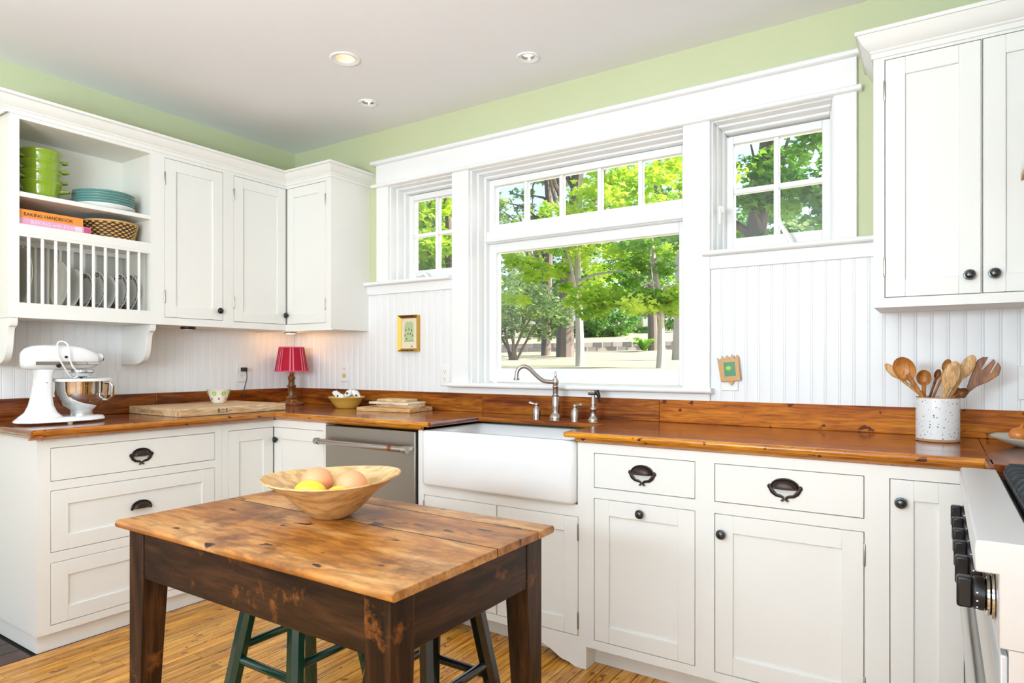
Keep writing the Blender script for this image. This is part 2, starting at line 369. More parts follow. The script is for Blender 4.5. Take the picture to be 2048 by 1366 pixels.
def smooth(p, k=3):
    out = []
    for i in range(len(p) - 1):
        p0, p1, p2, p3 = [Vector(p[max(0, min(len(p) - 1, j))]) for j in (i - 1, i, i + 1, i + 2)]
        for s_ in range(k):
            u = s_ / k; out.append(.5 * ((2 * p1) + (p2 - p0) * u + (2 * p0 - 5 * p1 + 4 * p2 - p3) * u * u + (3 * p1 - p0 - 3 * p2 + p3) * u ** 3))
    out.append(Vector(p[-1])); return out
FRONT = Matrix.Rotation(PI / 2, 4, 'X')      # z axis -> -y, so discs and letters face a viewer standing in the room
def cells(holes, x0, x1, z0, z1):
    xs = sorted({x0, x1, *[h[0] for h in holes], *[h[1] for h in holes]}); zs = sorted({z0, z1, *[h[2] for h in holes], *[h[3] for h in holes]})
    for i in range(len(xs) - 1):
        run = None
        for j in range(len(zs) - 1):
            cx, cz = (xs[i] + xs[i + 1]) / 2, (zs[j] + zs[j + 1]) / 2
            if any(h[0] < cx < h[1] and h[2] < cz < h[3] for h in holes):
                if run: yield run; run = None
            else: run = (xs[i], xs[i + 1], run[2] if run else zs[j], zs[j + 1])
        if run: yield run

# ------------------------------------------------------------------ the room
BY, LX, RX, CZ = 2.84, -3.59, .74, 2.567
# windows: opening rectangles (x0,x1,z0,z1)
OPL = (-2.725, -2.242, 1.655, 2.225); OPC = (-2.128, -.945, 1.055, 2.225); OPR = (-.826, -.345, 1.655, 2.225)
b = MB()
for a in cells([OPL, OPC, OPR], LX - .15, RX + .15, -.05, CZ + .1): b.box(a[0], a[1], BY, 3.06, a[2], a[3])
wall_back = tag(b.build('wall_back', GREEN, smooth=False), kind='structure')
wall_left = tag(MB().box(LX - .15, LX, 1.0, BY, -.05, CZ + .1).build('wall_left', GREEN, smooth=False), kind='structure')
b = MB()
for a in cells([(-2.25, -.75, .75, 2.25)], -3.2, BY, -.05, CZ + .1): b.box(RX, RX + .15, a[0], a[1], a[2], a[3])  # opening cut for the added fill lamp
wall_right = tag(b.build('wall_right', WALLW, smooth=False), kind='structure')
b = MB()
for a in cells([(-2.0, .7, .5, 2.48)], -5.6, RX + .15, -.05, CZ + .1): b.box(a[0], a[1], -3.3, -3.2, a[2], a[3])
tag(b.build('wall_front', WALLW, smooth=False), kind='structure')
b = MB()
for a in cells([(-1.95, .15, .6, 2.5)], -3.2, 1.15, -.05, CZ + .1): b.box(-5.3, -5.2, a[0], a[1], a[2], a[3])
tag(b.build('wall_hall', WALLW, smooth=False), kind='structure')
tag(MB().box(-5.3, LX - .15, 1.0, 1.15, -.05, CZ + .1).build('wall_hall_end', WALLW, smooth=False), kind='structure')
LIGHTS = [(-2.267, 2.069, .068, .044), (-1.561, 2.514, .052, .03), (-2.549, 2.487, .05, .03)]
b = MB()
for a in cells([(x - h, x + h, y - h, y + h) for x, y, r, h in LIGHTS], -5.6, RX + .15, -3.3, 3.06): b.box(a[0], a[1], a[2], a[3], CZ, CZ + .1)
tag(b.build('ceiling', CEIL, smooth=False), kind='structure')

# floor: narrow strips, the ones in view single pieces
floor = tag(MB().box(-5.6, RX + .15, -3.3, 3.06, -.06, -.012).build('floor', DARKGAP, smooth=False), kind='structure')
PW = .0655; plk = {}
def plankmesh(l, wd, mat, nm):
    k = (round(l, 2), wd, nm)
    if k not in plk: plk[k] = MB().add([(0, 0, -.012), (wd - .0026, 0, -.012), (wd - .0026, l, -.012), (0, l, -.012), (.0008, .0008, 0), (wd - .0034, .0008, 0), (wd - .0034, l - .0008, 0), (.0008, l - .0008, 0)],
                                       [(4, 5, 6, 7), (0, 1, 5, 4), (1, 2, 6, 5), (2, 3, 7, 6), (3, 0, 4, 7)]).mesh('plank', mat, False)
    return plk[k]
x = -3.045; rest = MB(); r = 0
while x < RX - .01:
    y = -3.2 + random.choice((0, .3, .55, .8)) - .6; 
    while y < 2.8:
        l = random.choice((.55, .8, 1.05, 1.3, 1.6)); 
        y1 = y + l
        if y1 > .45 and y < 2.4 and x < .1:
            link('plank', plankmesh(l, PW, FLOORM, 'f'), floor, (x, y, 0))
        else:
            ya, yb = max(y, -3.2), min(y1, 2.84)
            if yb > ya: rest.box(x, x + PW - .0016, ya, yb - .0016, -.012, 0)
        y = y1
    x += PW
tag(rest.build('plank_strips', FLOORM, floor, smooth=False), kind='stuff')
hallf = tag(MB().box(-5.2, -3.046, -3.2, 1.14, -.0119, -.0065).build('floor_hall', DARKGAP, smooth=False), kind='structure')
i = 0; x = -3.046
while x > -5.2:
    if x > -4.0: link('plank', plankmesh(2.4, .11, FLOORD, 'd'), hallf, (x - .11, -1.27, .0006))
    x -= .11
tag(MB().box(-5.2, -4.05, -3.2, 1.13, -.006, 0).build('dark_boards', FLOORD, hallf, smooth=False), kind='stuff')

# beadboard
BW = .0505
def beadmesh(h):
    p = [(0, .011), (0, .0018), (.0012, .0004), (.0026, 0), (.0415, 0), (.0428, .0018), (.0434, .0018), (.0445, .0004), (.0468, 0), (.049, .0005), (.0503, .0018), (.0503, .011)]
    return MB().prism(p, 'z', 0, h).mesh('beadboard_plank', BEAD, True, 30)
bm1 = beadmesh(.69); bm2 = beadmesh(.50)
x = LX + .002
while x < -2.235: link('beadboard_plank', bm1, wall_back, (x, BY - .0112, .90)); x += BW
x = -.826
while x < RX - .04: link('beadboard_plank', bm1, wall_back, (x, BY - .0112, .90)); x += BW
y = BY - .012
while y > 1.12: link('beadboard_plank', bm2, wall_left, (LX + .0112, y - BW, .90), (0, 0, PI / 2)); y -= BW

# window trims
tn = [0]
def trim(b, label=None, bevel=.003, mat=None):
    tn[0] += 1; return tag(b.build('trim_%d' % tn[0], mat or TRIM, bevel=bevel), label, kind='structure')
def roundbar(x0, x1, yf, z0, z1, yb=BY):
    """half round moulding along x, nose at yf"""
    r = (z1 - z0) / 2; zc = (z0 + z1) / 2; p = [(yb, z0)] + [(yf + r - r * math.cos(a), zc + r * math.sin(a)) for a in [(-PI / 2) + PI * i / 8 for i in range(9)]] + [(yb, z1)]
    return MB().prism(p, 'x', x0, x1)
YC = BY - .022
trim(MB().box(-2.822, -.264, YC, BY, 2.243, 2.358))                                   # frieze board
trim(roundbar(-2.846, -.247, YC - .026, 2.357, 2.381), bevel=0)                          # cap
trim(roundbar(-2.846, -.247, YC - .02, 2.222, 2.244), bevel=0)                           # fillet
trim(MB().box(-2.82, -2.725, YC, BY, 1.66, 2.223)); trim(MB().box(-.345, -.264, YC, BY, 1.66, 2.223))
trim(MB().box(-2.242, -2.128, YC - .003, BY, 1.055, 2.223)); trim(MB().box(-.945, -.826, YC - .003, BY, 1.055, 2.223))
trim(roundbar(-2.935, -2.238, YC - .034, 1.638, 1.66, 3.0), bevel=0); trim(MB().box(-2.925, -2.242, YC - .002, BY, 1.585, 1.638))
trim(roundbar(-.852, -.187, YC - .034, 1.638, 1.66, 3.0), bevel=0); trim(MB().box(-.826, -.187, YC - .002, BY, 1.582, 1.638))
trim(roundbar(-2.252, -.812, YC - .04, 1.046, 1.07, 3.0), bevel=0); trim(MB().box(-2.242, -.826, YC - .002, BY, .93, 1.046))

def frame(b, x0, x1, z0, z1, wd, y0, y1, bot=None):
    bt = wd if bot is None else bot
    b.box(x0, x0 + wd, y0, y1, z0, z1); b.box(x1 - wd, x1, y0, y1, z0, z1); b.box(x0 + wd, x1 - wd, y0, y1, z1 - wd, z1)
    if bt: b.box(x0 + wd, x1 - wd, y0, y1, z0, z0 + bt)
    return b
GY = 3.0
def window(n, op, sashes):
    w = struct('window_%d' % n)
    x0, x1, z0, z1 = op
    for i, (ins, ya) in enumerate(((.008, 2.835), (.017, 2.885), (.028, 2.94))):
        frame(MB(), x0 - .004 + 0, x1 + .004, z0, z1 + .004, ins + .004, ya, 3.05, 0).build('jamb_moulding', TRIM, w, bevel=.0055, seg=3)
    for (a0, a1, c0, c1, wd, bot, mx, mz) in sashes:
        sf = frame(MB(), a0, a1, c0, c1, wd, GY - .024, GY + .026, bot).build('sash', TRIM, w, bevel=.003)
        g0, g1, h0, h1 = a0 + wd, a1 - wd, c0 + bot, c1 - wd
        xs = [g0] + mx + [g1]; zs = [h0] + mz + [h1]
        for m in mx: MB().box(m - .011, m + .011, GY - .016, GY + .016, h0, h1).build('muntin', TRIM, sf, bevel=.003)
        for m in mz:
            for i in range(len(xs) - 1): MB().box(xs[i] + (.011 if i else 0), xs[i + 1] - (.011 if i < len(xs) - 2 else 0), GY - .0155, GY + .0155, m - .011, m + .011).build('muntin', TRIM, sf, bevel=.003)
        for i in range(len(xs) - 1):
            for j in range(len(zs) - 1): MB().box(xs[i] - (0 if i else .005), xs[i + 1] + .005 * (i == len(xs) - 2), GY - .002, GY + .002, zs[j], zs[j + 1]).build('pane', GLASS, sf, smooth=False)
    return w
w1 = window(1, OPL, [(-2.703, -2.272, 1.668, 2.194, .034, .066, [-2.489], [1.947])])
w3 = window(3, OPR, [(-.803, -.373, 1.668, 2.190, .034, .066, [-.589], [1.944])])
w2 = window(2, OPC, [(-2.106, -.967, 1.902, 2.195, .036, .042, [-1.869, -1.650, -1.431, -1.213], []), (-2.106, -.967, 1.072, 1.838, .05, .076, [], [])])
MB().box(-2.1, -.97, 2.945, 3.05, 1.838, 1.902).build('transom_bar', TRIM, w2, bevel=.004)
MB().box(-2.1, -.97, 2.925, 3.0, 1.842, 1.856).build('transom_moulding', TRIM, w2, bevel=.004)
def crank(w, x, flip):
    MB().box(x - .06, x + .06, 2.90, 2.975, 1.66, 1.676).build('crank_base', PLASTW, w, bevel=.005)
    if flip: MB().tube([(x, 2.93, 1.67), (x - .03, 2.92, 1.705), (x - .085, 2.915, 1.69), (x - .10, 2.914, 1.72)], [.012, .01, .008, .007], 8).build('crank_handle', PLASTW, w)
    else: MB().tube([(x + .015, 2.93, 1.67), (x + .005, 2.925, 1.70), (x - .03, 2.92, 1.765), (x - .035, 2.915, 1.79)], [.013, .012, .009, .008], 8).build('crank_handle', PLASTW, w)
crank(w1, -2.50, True); crank(w3, -.53, False)
MB().box(-.805, -.785, 2.86, 2.89, 1.83, 1.86).box(-.80, -.79, 2.85, 2.865, 1.78, 1.85).build('sash_latch', PLASTW, w3, bevel=.003)

# recessed ceiling lights, each with its own lamp
for i, (x, y, r, h) in enumerate(LIGHTS):
    t = thing('ceiling_downlight', ['large recessed white ceiling downlight with a deep warm reflector', 'small recessed ceiling downlight above the big window',
                                    'small recessed ceiling downlight nearest the green corner'][i], 'ceiling light', (x, y, CZ), 0, 'recessed ceiling downlights')
    ri = h * .98
    MB().lathe([(ri, -.001), (r * .93, -.006), (r, -.003), (r, 0), (ri, 0)], 32, close=True).build('trim_ring', TRIM, t)
    dp = .05 if i == 0 else .012
    MB().lathe([(ri, 0), (ri * .8, dp), (ri * .8, dp + .002), (ri + .0005, .002)], 32, close=True).build('reflector', REFL if i == 0 else HINGE, t)
    MB().lathe([(ri * .79, dp), (ri * .79, dp + .004)], 32).build('lens', CANGLOW, t)
    l = bpy.data.lights.new('downlight', 'SPOT'); l.energy = 8 if i == 0 else 4; l.color = (1, .9, .78); l.spot_size = 2.0; l.spot_blend = .6; l.shadow_soft_size = .04
    lo = bpy.data.objects.new('downlight_lamp', l); COL.objects.link(lo); lo.location = (x, y, CZ - .01)

# ------------------------------------------------------------------ cabinet hardware
def knob_mesh():
    return MB().lathe([(.006, 0), (.006, .010), (.0155, .014), (.0168, .018), (.0155, .021), (.0125, .0215), (.011, .0245), (.0075, .0265), (.001, .0275)], 20).xf(FRONT).mesh('knob', PEWTER)
KNOB = knob_mesh()
KNOBB = KNOB.copy(); KNOBB.materials.clear(); KNOBB.materials.append(BLACK)
def hinge_mesh():
    return MB().tube([(0, 0, -.034), (0, 0, -.030), (0, 0, .030), (0, 0, .034)], [.002, .0036, .0036, .002], 8).mesh('hinge', HINGE)
HNG = hinge_mesh()
def cup_mesh(scroll):
    b = MB(); n = 14; rings = []
    for j in range(7):          # quarter-dome cup, open below
        a = PI / 2 * j / 6
        ring = []
        for i in range(n + 1):
            t = PI * i / n
            ring.append((.041 * math.cos(t) * (1 if j < 1 else math.cos(a) ** .35), -.024 * math.sin(a), .027 * math.sin(t) * max(math.cos(a), .0) ** .6 * 1.0))
        rings.append(ring)
    vs = [p for r in rings for p in r]; k = n + 1
    fs = [(j * k + i, j * k + i + 1, (j + 1) * k + i + 1, (j + 1) * k + i) for j in range(6) for i in range(n)]
    b.add(vs, fs)
    b.tube([(-.043, -.004, -.002), (-.03, -.022, -.001), (0, -.027, -.001), (.03, -.022, -.001), (.043, -.004, -.002)], .003, 6)
    arc = [(.045 * math.cos(PI * i / 12), -.003, .030 * math.sin(PI * i / 12)) for i in range(13)]
    b.tube(arc, .004, 6)
    if scroll:
        for s in (-1, 1):
            b.tube([(s * .050, -.003, .000), (s * .046, -.004, -.008), (s * .040, -.004, -.018), (s * .028, -.004, -.028), (s * .014, -.004, -.030), (s * .006, -.004, -.034), (s * .004, -.004, -.041), (s * .008, -.004, -.046), (s * .013, -.004, -.044)],
                   [.005, .007, .0075, .006, .0055, .005, .0045, .004, .0025], 8, .6)
            b.ball((s * .050, -.003, .001), .008, .004, .009, 10, 6)
    else:
        for s in (-1, 1): b.ball((s * .044, -.003, -.004), .008, .004, .009, 10, 6)
    return b.mesh('cup_pull', BRONZE)
CUP = cup_mesh(True); CUP2 = cup_mesh(False)

def shaker(parent, loc, w, h, rotz=0, stile=.062, rail=.062, knob=None, kmesh=None, hinge=None, pull=None, name='door', flat=False, mat=None):
    g = .0022; mat = mat or CAB
    b = MB()
    if flat: b.box(g, w - g, 0, .02, g, h - g)
    else:
        b.box(g, stile, 0, .02, g, h - g); b.box(w - stile, w - g, 0, .02, g, h - g)
        b.box(stile, w - stile, 0, .02, g, rail); b.box(stile, w - stile, 0, .02, h - rail, h - g)
    d = b.build(name, mat, parent, loc, (0, 0, rotz), bevel=.0012, seg=1)
    if not flat: MB().box(stile - .004, w - stile + .004, .0085, .018, rail - .004, h - rail + .004).build('panel', mat, d, smooth=False)
    if knob: link('knob', kmesh or KNOB, d, (knob[0], 0, knob[1]))
    if pull: link('cup_pull', CUP if pull[2] else CUP2, d, (pull[0], -.001, pull[1]), scale=(.93, .93, .93))
    if hinge is not None:
        for z in (h * .13, h * .87): link('hinge', HNG, d, (0 if hinge == 'L' else w, -.002, z))
    return d
def carcass(t, x0, x1, z0, z1, depth, holes, name='face_frame', toe=None):
    b = MB()
    for a in cells(holes, x0, x1, z0, z1): b.box(a[0], a[1], 0, .021, a[2], a[3])
    b.build(name, CAB, t, smooth=False)
    MB().box(x0 + .001, x1 - .001, .0225, depth, z0 + .001, z1 - .001).build('carcass', CAB, t, smooth=False)
    if toe: MB().box(x0, x1, toe[0], depth, 0, z0).build('toe_kick', CAB, t, smooth=False)

YB = 2.248; XL = -3.019; TOP = .8715
R90 = PI / 2
# --- base cabinets, left run (local x = world y, face at local y=0, body towards -x)
t = thing('drawer_cabinet', 'cream base cabinet with three stacked drawers below the stand mixer', 'cabinet', (XL, 1.15, 0), R90, 'cream base cabinets')
hs = [(.036, .755, .695, .832), (.036, .755, .405, .658), (.036, .755, .109, .364)]
carcass(t, 0, .79, .078, TOP, .555, hs, toe=(.033,))
for i, h in enumerate(hs):
    shaker(t, (h[0], 0, h[2]), h[1] - h[0], h[3] - h[2], stile=.066, rail=.063, pull=((h[1] - h[0]) / 2, (h[3] - h[2]) * (.5 if i == 0 else .49), i == 0), name='drawer', flat=(i == 0))
MB().box(-.012, 0, 0, .56, .078, TOP).build('end_panel', CAB, t, smooth=False)
# --- corner base with the two folding doors
t = thing('corner_base_cabinet', 'cream corner base cabinet with two doors meeting at the inside corner', 'cabinet', (XL, YB, 0), 0, 'cream base cabinets')
b = MB()
for a in cells([(-.27, .001, .12, .832)], -.307, 0, .078, TOP): b.box(-.021, 0, a[0], a[1], a[2], a[3])
for a in cells([(-.001, .40, .12, .832)], 0, .415, .078, TOP): b.box(a[0], a[1], 0, .021, a[2], a[3])
b.build('face_frame', CAB, t, smooth=False)
MB().box(-.555, -.0225, -.306, .575, .08, TOP - .001).box(-.0225, .414, .0225, .575, .08, TOP - .001).build('carcass', CAB, t, smooth=False)
MB().box(-.5, -.033, -.307, .5, 0, .078).box(-.033, .415, .075, .5, 0, .078).build('toe_kick', CAB, t, smooth=False)
shaker(t, (0, -.27, .12), .268, .712, R90); shaker(t, (.002, 0, .12), .398, .712, 0, knob=(.028, .645), kmesh=KNOBB)
# --- dishwasher
t = thing('dishwasher', 'stainless dishwasher with a bar handle and a copper band', 'dishwasher', (-2.598, YB, 0))
MB().box(.004, .612, -.004, .57, .1, .862).build('tub', DARKGAP, t, smooth=False)
MB().box(.006, .606, -.012, .02, .11, .864).build('door', STEELD, t, bevel=.003)
b = MB().tube([(-.008, -.062, .788), (.60, -.062, .788)], .0135, 16)
b.box(.0, .03, -.06, -.01, .779, .797).box(.565, .598, -.06, -.01, .779, .797)
h = b.build('handle', NICKEL, t, bevel=.002)
MB().tube([(.49, -.062, .788), (.515, -.062, .788)], .0138, 16).build('copper_band', COPPER, h)
MB().tube([(-.012, -.062, .788), (.012, -.062, .788)], .0165, 16).build('end_cap', STEEL, h)
MB().tube([(.575, -.062, .788), (.602, -.062, .788)], .0165, 16).build('end_cap', STEEL, h)
MB().box(.0, .615, .06, .5, 0, .1).build('toe_kick', CAB, t, smooth=False)
# --- sink base
t = thing('sink_base_cabinet', 'cream sink cabinet with two doors and an arched foot valance', 'cabinet', (-1.983, YB, 0), 0, 'cream base cabinets')
W = .85
hs = [(.038, W - .04, .62, TOP + .01), (.038, .432, .121, .583), (.432, W - .033, .121, .583)]
b = MB()
for a in cells([(.032, W - .033, .121, .583), (.032, W - .036, .629, TOP)], 0, W, .12, TOP): b.box(a[0], a[1], 0, .021, a[2], a[3])
b.build('face_frame', CAB, t, smooth=False)
MB().box(.002, W - .002, .0225, .57, .11, .60).build('carcass', CAB, t, smooth=False)
p = [(0, .12), (0, 0), (.05, 0), (.075, .012), (.11, .018), (.16, .045), (.24, .075), (.34, .088), (W / 2, .092)]
p = p + [(W - a, z) for a, z in reversed(p[:-1])]
MB().prism(p, 'y', 0, .02).build('valance', CAB, t, bevel=.001)
for a in (0, W - .02): MB().box(a, a + .02, .0205, .10, 0, .119).build('foot_return', CAB, t, smooth=False)
MB().box(.02, W - .02, .09, .11, 0, .11).build('toe_kick', CAB, t, smooth=False)
shaker(t, (.033, 0, .121), .399, .462, hinge='L'); shaker(t, (.433, 0, .121), .383, .462, hinge='R')
# --- farmhouse sink
t = thing('farmhouse_sink', 'white fireclay apron-front farmhouse sink under the window', 'sink', (-1.56, 2.44, .63))
def rrect(hx, hy, r, n=5):
    out = []
    for cx, cy, a0 in ((hx - r, hy - r, 0), (-hx + r, hy - r, PI / 2), (-hx + r, -hy + r, PI), (hx - r, -hy + r, 1.5 * PI)):
        for i in range(n + 1): a = a0 + PI / 2 * i / n; out.append((cx + r * math.cos(a), cy + r * math.sin(a)))
    return out
def ringz(hx, hy, r, z): return [(x, y, z) for x, y in rrect(hx, hy, r)]
MB().loft([ringz(.372, .207, .02, 0), ringz(.382, .217, .025, .004), ringz(.387, .222, .028, .014), ringz(.387, .222, .028, .235), ringz(.383, .218, .025, .244), ringz(.375, .210, .02, .2475),
           ringz(.36, .195, .02, .2475), ringz(.353, .188, .02, .242), ringz(.345, .180, .04, .06), ringz(.31, .15, .05, .035)]).build('basin', SINKM, t, ang=60)
MB().lathe([(.03, 0), (.045, .003), (.045, .005), (.02, .005)], 20, (0, .02, .033)).build('drain', CHROME, t)
# --- right base cabinets
def base(x0, x1, op, lab, dr, knob, hinge, parts):
    t = thing('base_cabinet', lab, 'cabinet', (x0, YB, 0), 0, 'cream base cabinets')
    hs = [(a - x0, b_ - x0, z0, z1) for a, b_, z0, z1 in op]
    carcass(t, 0, x1 - x0, .088, TOP, .57, hs, toe=(.08,))
    for h, k in zip(hs, parts):
        wd = h[1] - h[0]; ht = h[3] - h[2]
        if k == 'drawer': shaker(t, (h[0], 0, h[2]), wd, ht, pull=(wd / 2, ht / 2 + .006, True), name='drawer', flat=True)
        else: shaker(t, (h[0], 0, h[2]), wd, ht, knob=knob, hinge=hinge)
    return t
base(-1.133, -.677, [(-1.1, -.71, .703, .836), (-1.1, -.71, .121, .664)], 'cream cabinet right of the sink with one drawer and a door with centred knob', 1, (.19, .507), None, ['drawer', 'door'])
base(-.677, -.157, [(-.644, -.19, .703, .835), (-.644, -.19, .119, .664)], 'widest cream cabinet with drawer and door left of the narrow corner door', 1, (.026, .478), 'R', ['drawer', 'door'])
base(-.157, .70, [(-.124, .062, .119, .834)], 'narrow tall-door cream cabinet in the corner beside the range', 1, (.030, .647), None, ['door'])

# ------------------------------------------------------------------ worktop with back boards and edge mouldings
ct = thing('countertop', 'glossy reddish pine plank countertop running round the corner with wooden backsplash', 'countertop', (0, 0, 0))
ZT = .914
def boards(x0, x1, y0, y1, n, axis, mats, z0=.892, z1=ZT):
    for i in range(n):
        g = .0006
        if axis == 'X':
            ya = y0 + (y1 - y0) * i / n; yb = y0 + (y1 - y0) * (i + 1) / n; cx, cy = (x0 + x1) / 2, (ya + yb) / 2
            MB().box(x0 - cx + g, x1 - cx - g, -(yb - ya) / 2 + g, (yb - ya) / 2 - g, z0, z1).build('board', mats, ct, (cx, cy, 0), bevel=.0008, seg=1)
        else:
            xa = x0 + (x1 - x0) * i / n; xb = x0 + (x1 - x0) * (i + 1) / n; cx, cy = (xa + xb) / 2, (y0 + y1) / 2
            MB().box(-(xb - xa) / 2 + g, (xb - xa) / 2 - g, y0 - cy + g, y1 - cy - g, z0, z1).build('board', mats, ct, (cx, cy, 0), bevel=.0008, seg=1)
XF = -2.965; YF = 2.218; CUT0, CUT1, CUTY = -1.895, -1.205, 2.585
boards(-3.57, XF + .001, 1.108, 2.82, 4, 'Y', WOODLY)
boards(XF + .001, CUT0, YF + .006, CUTY, 3, 'X', WOODM)
boards(XF + .001, .115, CUTY, 2.82, 2, 'X', WOODM)
boards(CUT1, .115, YF + .006, CUTY, 3, 'X', WOODM)
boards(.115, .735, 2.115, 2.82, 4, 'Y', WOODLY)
def nose(p0, p1, mat, out, cov=True):
    """bullnose and cove strip from p0 to p1, out = outward unit normal"""
    p0 = Vector((*p0, 0)); p1 = Vector((*p1, 0)); d = (p1 - p0); L = d.length; c = (p0 + p1) / 2; o = Vector((*out, 0))
    ax = abs(d.x) > abs(d.y)
    prof = [(-.006, .892)] + [(.011 * math.sin(a), .903 - .011 * math.cos(a)) for a in [PI * i / 8 for i in range(9)]] + [(-.006, .914)]
    cove = [(-.0295, .872), (-.026, .872), (-.022, .876), (-.012, .880), (-.006, .886), (-.004, .8915), (-.0295, .8915)]
    for nm, pr in (('edge_nosing', prof), ('edge_cove', cove)):
        if nm == 'edge_cove' and cov in (False, 'nosing'): continue
        if nm == 'edge_nosing' and cov == 'cove': continue
        b = MB()
        if ax: b.prism([(q * o.y, z) for q, z in pr], 'x', -L / 2, L / 2)
        else: b.prism([(q * o.x, z) for q, z in pr], 'y', -L / 2, L / 2)
        b.build(nm, mat, ct, c, ang=50)
nose((XF, 1.10), (XF, YF), NOSEY, (1, 0)); nose((-3.57, 1.106), (XF + .008, 1.106), WOODM, (0, -1))
nose((XF, YF), (CUT0, YF), NOSE, (0, -1), 'nosing'); nose((CUT1, YF), (.106, YF), NOSE, (0, -1), 'nosing')
nose((XF - .02, YF), (-1.951, YF), NOSE, (0, -1), 'cove'); nose((-1.169, YF), (.106, YF), NOSE, (0, -1), 'cove')
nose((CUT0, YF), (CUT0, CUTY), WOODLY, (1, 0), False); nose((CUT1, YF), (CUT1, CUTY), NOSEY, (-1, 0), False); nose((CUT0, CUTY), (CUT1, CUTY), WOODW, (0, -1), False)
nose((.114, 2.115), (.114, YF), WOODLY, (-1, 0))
def splash(x0, x1, mat, name='backsplash_board'):
    c = (x0 + x1) / 2; MB().box(x0 - c + .0005, x1 - c - .0005, -.010, .010, .914, 1.014).build(name, mat, ct, (c, 2.8175, 0), bevel=.003)
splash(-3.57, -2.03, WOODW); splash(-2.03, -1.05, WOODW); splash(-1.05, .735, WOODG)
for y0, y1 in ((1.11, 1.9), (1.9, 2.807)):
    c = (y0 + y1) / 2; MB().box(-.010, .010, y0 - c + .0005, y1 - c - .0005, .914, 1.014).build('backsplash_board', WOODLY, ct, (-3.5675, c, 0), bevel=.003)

# ------------------------------------------------------------------ upper cabinets
XU = -3.285; YU = 2.536; ZB, ZU = 1.372, 2.258
t = thing('plate_rack_cabinet', 'open cream wall cabinet with shelves above a dowelled plate rack', 'cabinet', (XU, 1.141, 0), R90, 'cream wall cabinets')
W = .626
b = MB()
for a in cells([(.033, .589, 1.775, 2.222), (.033, .589, 1.43, 1.735)], 0, W, ZB, ZU): b.box(a[0], a[1], 0, .02, a[2], a[3])
b.build('face_frame', CAB, t, smooth=False)
MB().box(0, .02, .0205, .303, ZB, ZU).build('side_panel', CABIN, t, smooth=False)
MB().box(W - .036, W, .0205, .303, ZB, ZU).build('side_panel', CABIN, t, smooth=False)
MB().box(.02, W - .036, .291, .303, ZB, ZU).build('back_panel', CABIN, t, smooth=False)
MB().box(.02, W - .036, .0205, .291, 2.222, ZU).build('top_panel', CABIN, t, smooth=False)
MB().box(.02, W - .036, .0205, .291, 1.735, 1.775).build('shelf', CAB, t, smooth=False)
MB().box(.021, W - .037, .004, .290, 1.893, 1.914).build('shelf', CAB, t, bevel=.002)
MB().box(.02, W - .036, .0205, .291, ZB, 1.43).build('bottom_panel', CAB, t, smooth=False)
MB().box(.033, .589, -.001, .019, 1.43, 1.437).build('rack_rail', CAB, t); MB().box(.033, .589, .002, .03, 1.722, 1.735).build('rack_rail', CAB, t)
MB().box(.021, W - .037, .215, .235, 1.715, 1.735).build('rack_rail', CAB, t)
dm = MB().tube([(0, 0, 0), (0, 0, .295)], .0068, 10).mesh('dowel', CAB)
for i in range(10):
    link('dowel', dm, t, (.072 + .0517 * i, .013, 1.433)); link('dowel', dm, t, (.072 + .0517 * i, .225, 1.43))
# brackets under it
def corbel(y, lab):
    h = .205
    p = [(0, 0), (.295, 0), (.295, -.022), (.288, -.034), (.272, -.040), (.262, -.055), (.256, -.09), (.246, -.14), (.225, -.178), (.19, -.196), (.15, -.202), (0, -.205)]
    o = MB().prism(p, 'y', -.014, .014).build('shelf_corbel', CAB, None, (LX + .003, y, ZB), bevel=.002)
    MB().prism([(0, -.24), (.014, -.24), (.014, .0), (0, 0)], 'y', -.045, -.0145).build('wall_cleat', TRIM, o)
    return tag(o, lab, 'bracket', 'scrolled corbels under the plate rack')
corbel(1.158, 'scrolled cream corbel at the outer left end under the plate rack'); corbel(1.745, 'scrolled cream corbel right of the stand mixer under the plate rack')
t = thing('wall_cabinet', 'single-door cream wall cabinet next to the plate rack', 'cabinet', (XU, 1.767, 0), R90, 'cream wall cabinets')
carcass(t, 0, .388, ZB, ZU, .303, [(.031, .354, 1.409, 2.221)])
shaker(t, (.031, 0, 1.409), .323, .812, stile=.06, rail=.06, knob=(.297, .052), kmesh=KNOBB, hinge='L')
t = thing('corner_wall_cabinet', 'cream corner wall cabinet with two doors meeting at the inside corner', 'cabinet', (XU, YU, 0), 0, 'cream wall cabinets')
b = MB()
for a in cells([(-.351, .001, 1.407, 2.222)], -.381, 0, ZB, ZU): b.box(-.02, 0, a[0], a[1], a[2], a[3])
for a in cells([(-.001, .347, 1.407, 2.222)], 0, .379, ZB, ZU): b.box(a[0], a[1], 0, .02, a[2], a[3])
b.build('face_frame', CAB, t, smooth=False)
MB().box(-.303, -.022, -.381, .302, ZB, ZU).box(-.022, .378, .022, .302, ZB, ZU).build('carcass', CAB, t, smooth=False)
shaker(t, (0, -.351, 1.407), .348, .815, R90, stile=.06, rail=.06, hinge='L'); shaker(t, (.0035, 0, 1.407), .343, .815, 0, stile=.06, rail=.06, hinge='R', knob=(.012, .055), kmesh=KNOBB)
MB().box(.379, .391, 0, .303, ZB - .002, ZU).build('end_panel', CAB, t, smooth=False)
MB().box(-.30, .41, -.004, .0, ZB - .006, ZB).build('light_rail', CAB, t, smooth=False)
